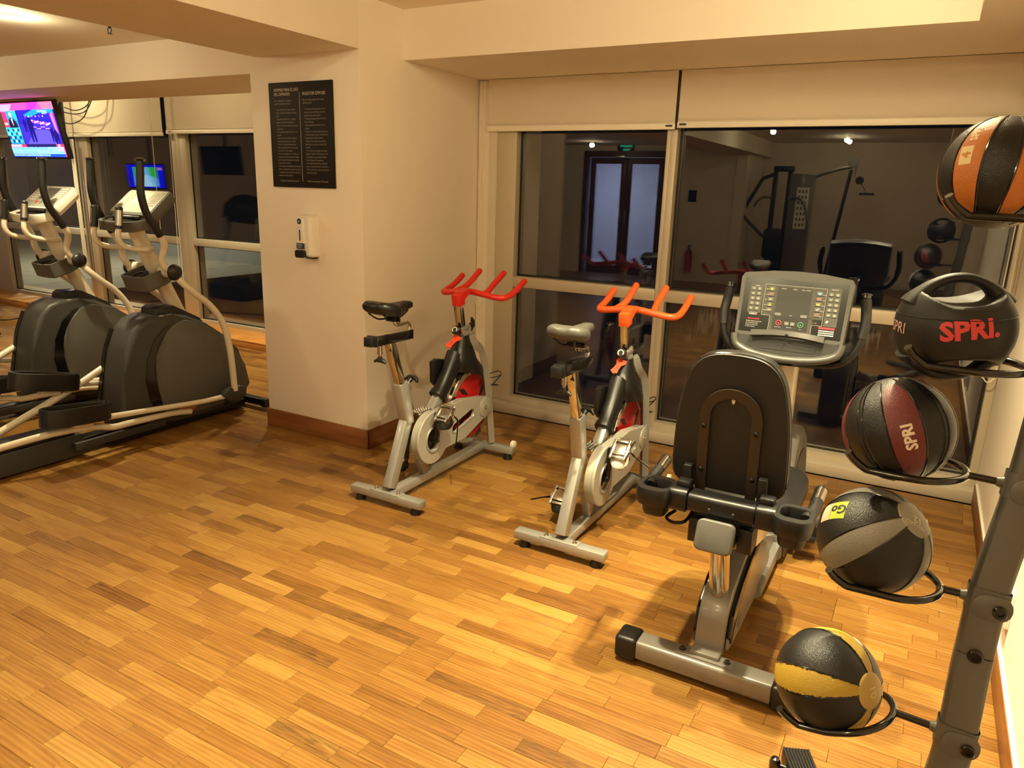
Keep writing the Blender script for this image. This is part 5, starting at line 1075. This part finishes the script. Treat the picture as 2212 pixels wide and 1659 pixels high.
# ------------------------------------------------------------------ televisions
def tv(cx, y, ztop, w, h, face, label, group, mount, tilt=11, screen=None):
    """face -1 looks towards -y, +1 towards +y"""
    t = thing('television', label, 'television', (cx, y, ztop-h), group)
    a = math.radians(tilt); U_ = V((-face, 0, 0)); V_ = V((0, face*math.sin(a), math.cos(a))); N_ = U_.cross(V_)
    o = V((cx, y, ztop))-U_*w/2-V_*h; f = lambda u, v, n: o+U_*u+V_*v+N_*n
    q = B(); q.prism(rrect(0, 0, w, h, .008), f, -.045, 0, .004); q.prism(rrect(w*.2, h*.15, w*.8, h*.7, .02), f, -.075, -.04, .006); bd = obj('television_body', q, BLACKP, t)
    q = B(); q.prism(rrect(.014, .020, w-.014, h-.014, .003), f, .0002, .0015); sc = obj('screen', q, DARKG, t)
    p = f(w/2, h*.62, -.075); q = B(); q.tube([V((p.x, p.y-face*.035, mount)), V((p.x, p.y-face*.035, p.z))], .018, 12); q.box((p.x, p.y-face*.015, p.z), (.16, .06, .16), None, .006); q.lathe((p.x, p.y-face*.035, mount), (0, 0, -1), [(0, .05), (.012, .05), (.014, .02)], 16); obj('ceiling_mount', q, BLACKM, t)
    if screen: screen(sc, o+U_*.014+V_*.020, U_, V_, N_, w-.028, h-.034)
    return t
def news(sc, o, U_, V_, N_, w, h):
    q = B(); k = [0]
    def r(c, x0, y0, x1, y1, lift=None):
        k[0] += 1; q.paint(c); q.rect2(o, U_*w, V_*h, x0, 1-y1, x1, 1-y0, .0018+.00006*k[0])
    def poly(c, pts):
        k[0] += 1; q.paint(c); q._m([q.bm.faces.new([q.bm.verts.new(o+U_*w*x+V_*h*(1-y)+N_*(.0018+.00006*k[0])) for x, y in pts])])
    def tx(s, x, y, size, c, sx=1): k[0] += 1; q.paint(c); q.text(s, o+U_*w*x+V_*h*(1-y)+N_*(.0022+.00006*k[0]), U_, V_, size, sx=sx)
    r((24, 16, 66), 0, 0, 1, 1); r((226, 60, 132), 0, 0, 1, .14); poly((250, 130, 170), [(.0, .02), (.25, .02), (.18, .14), (0, .14)]); poly((190, 40, 150), [(.55, 0), (.75, 0), (.66, .14), (.5, .14)]); poly((255, 90, 120), [(.75, .0), (1, .0), (1, .14), (.8, .14)])
    r((30, 120, 180), 0, .14, .28, .45); r((200, 40, 90), 0, .15, .09, .30); poly((30, 190, 200), [(.18, .14), (.28, .14), (.28, .32), (.22, .24)])
    poly((20, 14, 40), [(.09, .45), (.11, .30), (.15, .26), (.20, .28), (.25, .36), (.26, .45)]); poly((214, 150, 150), [(.145, .17), (.175, .16), (.195, .20), (.185, .26), (.155, .26), (.14, .21)]); poly((230, 230, 250), [(.155, .28), (.185, .28), (.175, .42)])
    r((190, 40, 60), .0, .30, .09, .44); tx('CNN', .01, .40, .035, (250, 240, 240), .7)
    r((40, 170, 210), 0, .45, .28, .60); r((20, 110, 180), .02, .60, .28, .76); 
    for i in range(5):
        for j in range(4): r(((20, 30, 90), (120, 220, 230), (30, 40, 60), (60, 190, 220))[(i*3+j) % 4], .02+.05*i, .47+.07*j, .055+.05*i, .52+.07*j)
    r((30, 22, 150), .30, .13, .98, .76); poly((20, 120, 170), [(.42, .22), (.62, .13), (.98, .13), (.98, .20), (.70, .20), (.52, .27)]); r((44, 30, 190), .30, .40, .98, .76); poly((70, 60, 220), [(.34, .76), (.55, .50), (.8, .50), (.97, .76)])
    for i in range(7): poly((170, 60, 220) if i % 2 else (220, 150, 250), [(.48+.05*i, .33+.012*i), (.56+.05*i, .31+.01*i), (.58+.05*i, .33+.01*i), (.49+.05*i, .36+.012*i)])
    for i in range(4): r((200, 120, 250), .52+.08*i, .44+.03*(i % 2), .60+.08*i, .455+.03*(i % 2))
    for x, y, s in ((.50, .27, 1.5), (.40, .30, .8), (.86, .46, .9), (.92, .50, 1.1)): poly((14, 8, 84), [(x-.03*s, y+.30*s), (x-.035*s, y+.06*s), (x-.012*s, y), (x+.012*s, y), (x+.035*s, y+.07*s), (x+.028*s, y+.30*s), (x+.008*s, y+.30*s), (x, y+.16*s), (x-.01*s, y+.30*s)])
    for i in range(6): r((230, 220, 250) if i % 2 else (210, 90, 190), .44+.065*i, .24, .455+.065*i, .265)
    poly((160, 60, 190), [(.90, .22), (.98, .20), (.98, .60), (.93, .50)]); poly((220, 120, 230), [(.93, .2), (.95, .2), (.955, .56), (.94, .5)])
    tx('Outside White House', .70, .175, .020, (240, 240, 255), .8); tx('8:05 PM ET', .78, .215, .020, (240, 240, 255), .8)
    r((220, 40, 70), .0, .765, .30, .815); tx('BREAKING NEWS', .015, .807, .028, (255, 240, 245), .8); r((220, 40, 70), .86, .765, 1, .815); tx('LIVE', .89, .807, .028, (255, 240, 245), .8)
    r((110, 170, 250), .0, .815, .985, .945); tx('SECRET SERVICE: SUSPECT IN SHOOTING OUTSIDE WHITE HOUSE HAS DIED', .02, .872, .040, (16, 30, 110), .42); tx('Daniel Brunner  |  Former FBI Supervisory Special Agent', .03, .925, .028, (30, 40, 120), .62); tx('CNN', .855, .895, .050, (200, 30, 70), .8); tx('8:05 PM ET', .88, .93, .018, (30, 30, 90))
    r((20, 60, 210), .0, .945, .985, 1); tx('OFFICIALS: WHITE HOUSE PUT IN LOCKDOWN AFTER SHOOTING, PRESIDENT WAS EVACUATED', .01, .985, .022, (180, 220, 255), .62); r((235, 40, 70), .985, .8, 1, 1)
    obj('screen_picture', q, SCREEN, sc)
def nature(sc, o, U_, V_, N_, w, h):
    q = B(); k = [0]
    def poly(c, pts): k[0] += 1; q.paint(c); q._m([q.bm.faces.new([q.bm.verts.new(o+U_*w*x+V_*h*(1-y)+N_*(.0018+.00006*k[0])) for x, y in pts])])
    poly((8, 12, 220), [(0, 0), (1, 0), (1, 1), (0, 1)]); poly((110, 190, 240), [(.18, .1), (.82, .1), (.82, .95), (.18, .95)]); poly((40, 180, 60), [(.18, .1), (.4, .1), (.38, .45), (.18, .6)]); poly((60, 200, 70), [(.6, .1), (.82, .1), (.82, .55), (.6, .42)]); poly((170, 220, 250), [(.42, .45), (.6, .45), (.7, .95), (.3, .95)]); poly((230, 140, 190), [(.05, .12), (.12, .1), (.13, .22), (.06, .24)])
    obj('screen_picture', q, SCREEN, sc)
tv(-7.383, 4.0, 2.340, .893, .510, -1, 'television showing breaking news, hung from the ceiling at the left edge', 'ceiling televisions', LBEAM, 11, news)
tv(-11.45, 3.40, 1.915, .95, .40, 1, 'television with a nature picture, seen only mirrored in the left windows', 'ceiling televisions', CEIL_L, 4, nature)
tv(-9.62, 3.40, 2.19, .90, .42, 1, 'dark switched-off television, seen only mirrored in the left windows', 'ceiling televisions', CEIL_L, 4)
for i, pts in enumerate(([(-9.18, 5.40, 2.30), (-8.95, 5.38, 2.285), (-8.72, 5.38, 2.36), (-8.62, 5.40, 2.55), (-8.6, 5.42, 2.75)], [(-9.15, 5.38, 2.42), (-8.85, 5.36, 2.385), (-8.62, 5.36, 2.43), (-8.52, 5.40, 2.62), (-8.5, 5.42, 2.75)], [(-9.14, 5.41, 2.47), (-8.90, 5.40, 2.43), (-8.66, 5.40, 2.49), (-8.56, 5.42, 2.66), (-8.55, 5.43, 2.75)])):
    q = B(); q.tube(pts, .006, 8, smooth=5); tag(obj('video_cable', q, BLACKP), ('longest black video cable looping low across the blind beside the television', 'middle black video cable of the loops beside the television', 'uppermost black video cable of the loops beside the television')[i], 'cable', 'loose video cables')
q = B(); q.tube([(-9.20, 5.42, 2.75), (-9.20, 5.42, 2.1), (-9.19, 5.42, 1.95)], .011, 8); tag(obj('cable_conduit', q, BLACKM), 'vertical black conduit beside the left window blind', 'cable')
q = B(); q.tube([(-10.4, 4.40, .006), (-9.54, 4.563, .006), (-9.49, 4.80, .006), (-9.3, 5.0, .006), (-8.2, 4.9, .006), (-6.2, 4.2, .006), (-5.7, 3.75, .006)], .006, 8, smooth=6); tag(obj('power_cord', q, BLACKP), 'thin black power cord lying on the floor left of the ellipticals', 'cord')
# outlet box on the right wall
ot = thing('wall_outlet', 'white outlet box low on the right wall behind the rack pole', 'outlet', (XR, 2.95, .23))
fo = lambda u, v, w: V((XR-w, 2.95+u, .23+v))
q = B(); q.loft([[fo(a*s, .07+(b-.07)*s, w) for a, b in rrect(-.06, .0, .06, .14, .006)] for s, w in ((1, .001), (1, .012), (.88, .030))]); obj('outlet_box', q, WHITEP, ot, 30)
q = B(); q.prism(circ(0, .07, .024, 18), fo, .029, .031); obj('socket_face', q, GREYL, ot)

# ------------------------------------------------------------------ the far end of the gym, seen mirrored in the window panes
DOORW = wood('door_wood', (88, 42, 24), (54, 24, 14), (112, 58, 34), 'X', .35)
dr = sroot('door_1', (-5.62, -4.80, 0))
q = B(); q.box((-6.51, -4.80, 1.25), (.09, .16, 2.5)); q.box((-4.73, -4.80, 1.25), (.09, .16, 2.5)); q.box((-5.62, -4.80, 2.44), (1.7, .16, .12)); obj('door_frame', q, DOORW, dr)
for x in (-6.02, -5.22):
    q = B(); q.box((x-.34, -4.80, 1.19), (.11, .05, 2.36), None, .003); q.box((x+.34, -4.80, 1.19), (.11, .05, 2.36), None, .003); q.box((x, -4.80, .10), (.58, .05, .18)); q.box((x, -4.80, 2.31), (.58, .05, .12)); lf = obj('door_leaf', q, DOORW, dr)
    pane('door_pane', lf, x-.29, x+.29, .19, 2.25, -4.80, PANE)
    q = B(); q.tube([(x+(.34 if x < -5.6 else -.34), -4.74, .95), (x+(.34 if x < -5.6 else -.34), -4.70, 1.0), (x+(.34 if x < -5.6 else -.34), -4.70, 1.3), (x+(.34 if x < -5.6 else -.34), -4.74, 1.35)], .012, 8); obj('door_handle', q, STEEL, lf)
q = B(); q.box((-5.75, -4.74, 2.385), (.22, .05, .05), None, .005); obj('door_closer', q, STEEL, dr)
HALL = pm('hall_wall', (206, 208, 222), .7)
q = B(); q.box((-7.6, -6.4, 1.4), (.1, 2.9, 2.8)); q.box((-5.9, -7.9, 1.4), (4.4, .1, 2.8)); q.box((-4.3, -6.4, 1.4), (.1, 2.9, 2.8)); struct('wall_hall', q, HALL)
q = B(); q.box((-5.9, -6.4, 2.75), (3.5, 2.9, .1)); struct('ceiling_hall', q, HALL)
q = B(); q.box((-5.9, -6.4, .0), (3.4, 2.9, .03)); struct('floor_hall', q, pm('hall_tiles', (196, 196, 200), .3))
l = bpy.data.lights.new('hall_lamp', 'AREA'); l.energy = 260; l.color = (.72, .80, 1); l.size = .4; o = bpy.data.objects.new('hall_lamp', l); C.objects.link(o); o.location = (-6.9, -6.2, 2.66)
hd = thing('hand_dispenser', 'white dispenser in the hall behind the glass door', 'dispenser', (-6.72, -7.84, 1.2))
q = B(); q.box((-6.72, -7.79, 1.33), (.13, .1, .26), None, .02); obj('dispenser_body', q, WHITEP, hd)
q = B(); q.box((-6.72, -7.76, 1.21), (.10, .1, .05), None, .01); obj('push_lever', q, BLACKP, hd)
ex = thing('exit_sign', 'green lit exit sign above the wooden door', 'sign', (-5.65, -4.74, 2.52))
q = B(); q.box((-5.65, -4.735, 2.555), (.36, .02, .18), None, .003); obj('sign_plate', q, pm('exit_plate', (40, 60, 52), .3), ex)
q = B(); q.paint((40, 230, 160)); q.text('SALIDA', V((-5.50, -4.722, 2.575)), V((-1, 0, 0)), V((0, 0, 1)), .085, sx=.95); q.text('EXIT', V((-5.565, -4.722, 2.49)), V((-1, 0, 0)), V((0, 0, 1)), .07); obj('exit_lettering', q, amat('exit_glow', 2.2), ex)
fx = thing('fire_extinguisher', 'red fire extinguisher hung on the far wall beside the door', 'extinguisher', (-4.15, -4.70, .20))
q = B(); q.lathe((-4.15, -4.66, .20), (0, 0, 1), [(0, .05), (.01, .07), (.36, .07), (.42, .045), (.45, .02), (.48, .02)], 18); obj('cylinder_body', q, REDF, fx)
q = B(); q.box((-4.15, -4.66, .70), (.03, .12, .03), None, .004); q.tube([(-4.15, -4.62, .68), (-4.09, -4.60, .55), (-4.08, -4.62, .3)], .012, 8, smooth=3); obj('valve_hose', q, BLACKP, fx)
pc = thing('notice_frame', 'dark framed notice on the far wall above the extinguisher', 'notice', (-4.2, -4.745, 1.56))
q = B(); q.box((-4.2, -4.74, 1.66), (.16, .02, .22), None, .003); obj('notice_panel', q, SIGNM, pc)
# multi-station cable gym
mg = thing('cable_gym', 'multi-station cable weight machine by the far wall', 'weight machine', (-2.4, -5.0, 0))
q = B(); q.bar((-3.85, -5.0, .06), (-1.5, -5.0, .06), .10, .07, (0, 1, 0)); q.bar((-2.4, -5.7, .05), (-2.4, -4.2, .05), .08, .06); q.bar((-3.95, -5.0, .02), (-2.95, -5.0, 2.02), .07, .06, (0, 1, 0)); q.bar((-2.95, -5.0, 2.02), (-2.7, -5.0, 2.12), .07, .06, (0, 1, 0)); obj('main_frame', q, BLACKM, mg)
q = B(); q.prism([(-2.02, .1), (-2.02, 2.10), (-2.42, 2.12), (-2.42, .1)], fXZ, -5.12, -4.86, .01); sd = obj('stack_shroud', q, GREYL, mg)
q = B(); q.paint((226, 222, 210)); q.box((-2.18, -4.853, 1.5), (.22, .004, .75)); q.paint((90, 86, 80))
for i in range(3):
    for j in range(7): q.box((-2.24+.06*i, -4.849, 1.2+.10*j), (.03, .002, .05))
obj('instruction_chart', q, PRINT, sd)
for k in range(14):
    q = B(); q.box((-2.56, -4.98, .25+.055*k), (.2, .12, .05), None, .004); obj('weight_plate', q, BLACKM, mg)
q = B(); q.bar((-2.72, -5.0, .1), (-2.72, -5.0, 2.2), .08, .08); q.bar((-2.46, -5.0, .1), (-2.46, -5.0, 2.2), .08, .08); q.box((-2.58, -5.0, 2.2), (.36, .14, .10), None, .01); obj('tower', q, BLACKM, mg)
q = B(); q.tube([(-2.05, -5.0, 2.05), (-1.9, -5.0, 2.12), (-1.6, -5.0, 2.22), (-1.42, -5.0, 2.25)], .03, 10, smooth=3); q.lathe((-1.41, -5.03, 2.33), (0, 1, 0), [(0, .09), (.06, .09)], 20); obj('pulley_boom', q, GREYL, mg)
q = B(); q.bar((-1.43, -5.0, 2.2), (-1.66, -5.0, .1), .05, .06, (0, 1, 0)); obj('boom_post', q, BLACKM, mg)
q = B(); q.tube([(-1.36, -5.0, 2.3), (-1.36, -5.0, 2.08), (-1.26, -5.0, 2.0), (-1.14, -5.0, 1.82)], .006, 6); q.lathe((-1.27, -5.02, 2.02), (0, 1, 0), [(0, .07), (.05, .07)], 14); q.cyl((-1.25, -5.0, 1.79), (-1.0, -5.0, 1.79), .018); obj('cable_handle', q, BLACKP, mg)
q = B(); q.tube([(-2.42, -4.8, 1.66), (-2.24, -4.75, 1.68), (-2.1, -4.7, 1.55), (-2.02, -4.7, 1.2), (-2.05, -4.7, .95)], .022, 10, smooth=4); q.tube([(-2.7, -4.8, 1.68), (-2.9, -4.75, 1.66), (-3.0, -4.7, 1.5)], .022, 10, smooth=4); obj('press_arms', q, GREYL, mg)
q = B(); q.tube([(-4.05, -4.8, 1.8), (-3.98, -4.8, 2.05), (-3.1, -4.9, 1.2), (-2.75, -4.9, .9)], .03, 10, smooth=2); obj('butterfly_arm', q, GREYD, mg)
q = B(); q.prism(rrect(-2.78, .55, -2.46, 1.12, .08), fXZ, -4.82, -4.74, .01); q.box((-2.62, -4.5, .48), (.36, .45, .08), None, .02); obj('bench_pads', q, LEATH, mg)
# treadmill facing the left windows
td = thing('treadmill', 'dark treadmill facing the left windows, seen only mirrored in the glass', 'treadmill', (-8.9, 3.3, 0))
q = B(); q.box((-8.9, 3.0, .10), (.75, 1.7, .12), None, .02); q.prism([(3.55, .02), (3.5, .25), (3.8, .30), (4.05, .2), (4.08, .02)], lambda u, v, w: V((w, u, v)), -9.28, -8.52, .03); obj('deck', q, BLACKP, td)
q = B(); q.box((-8.9, 2.85, .163), (.52, 1.4, .012)); obj('belt', q, GREYD, td)
for x in (-9.25, -8.55):
    q = B(); q.bar((x, 3.85, .15), (x*.97-.267, 3.62, 1.25), .06, .09); obj('upright', q, GREYL, td)
q = B(); q.prism([(-9.35, 1.15), (-9.3, 1.35), (-9.1, 1.47), (-8.9, 1.5), (-8.7, 1.47), (-8.5, 1.35), (-8.45, 1.15), (-8.7, 1.10), (-9.1, 1.10)], fXZ, 3.50, 3.68, .04); obj('console', q, BLACKP, td)
for x in (-9.27, -8.53):
    q = B(); q.tube([(x, 3.6, 1.12), (x, 3.3, 1.08), (x, 2.9, 1.05)], .025, 10); obj('handrail', q, BLACKP, td)
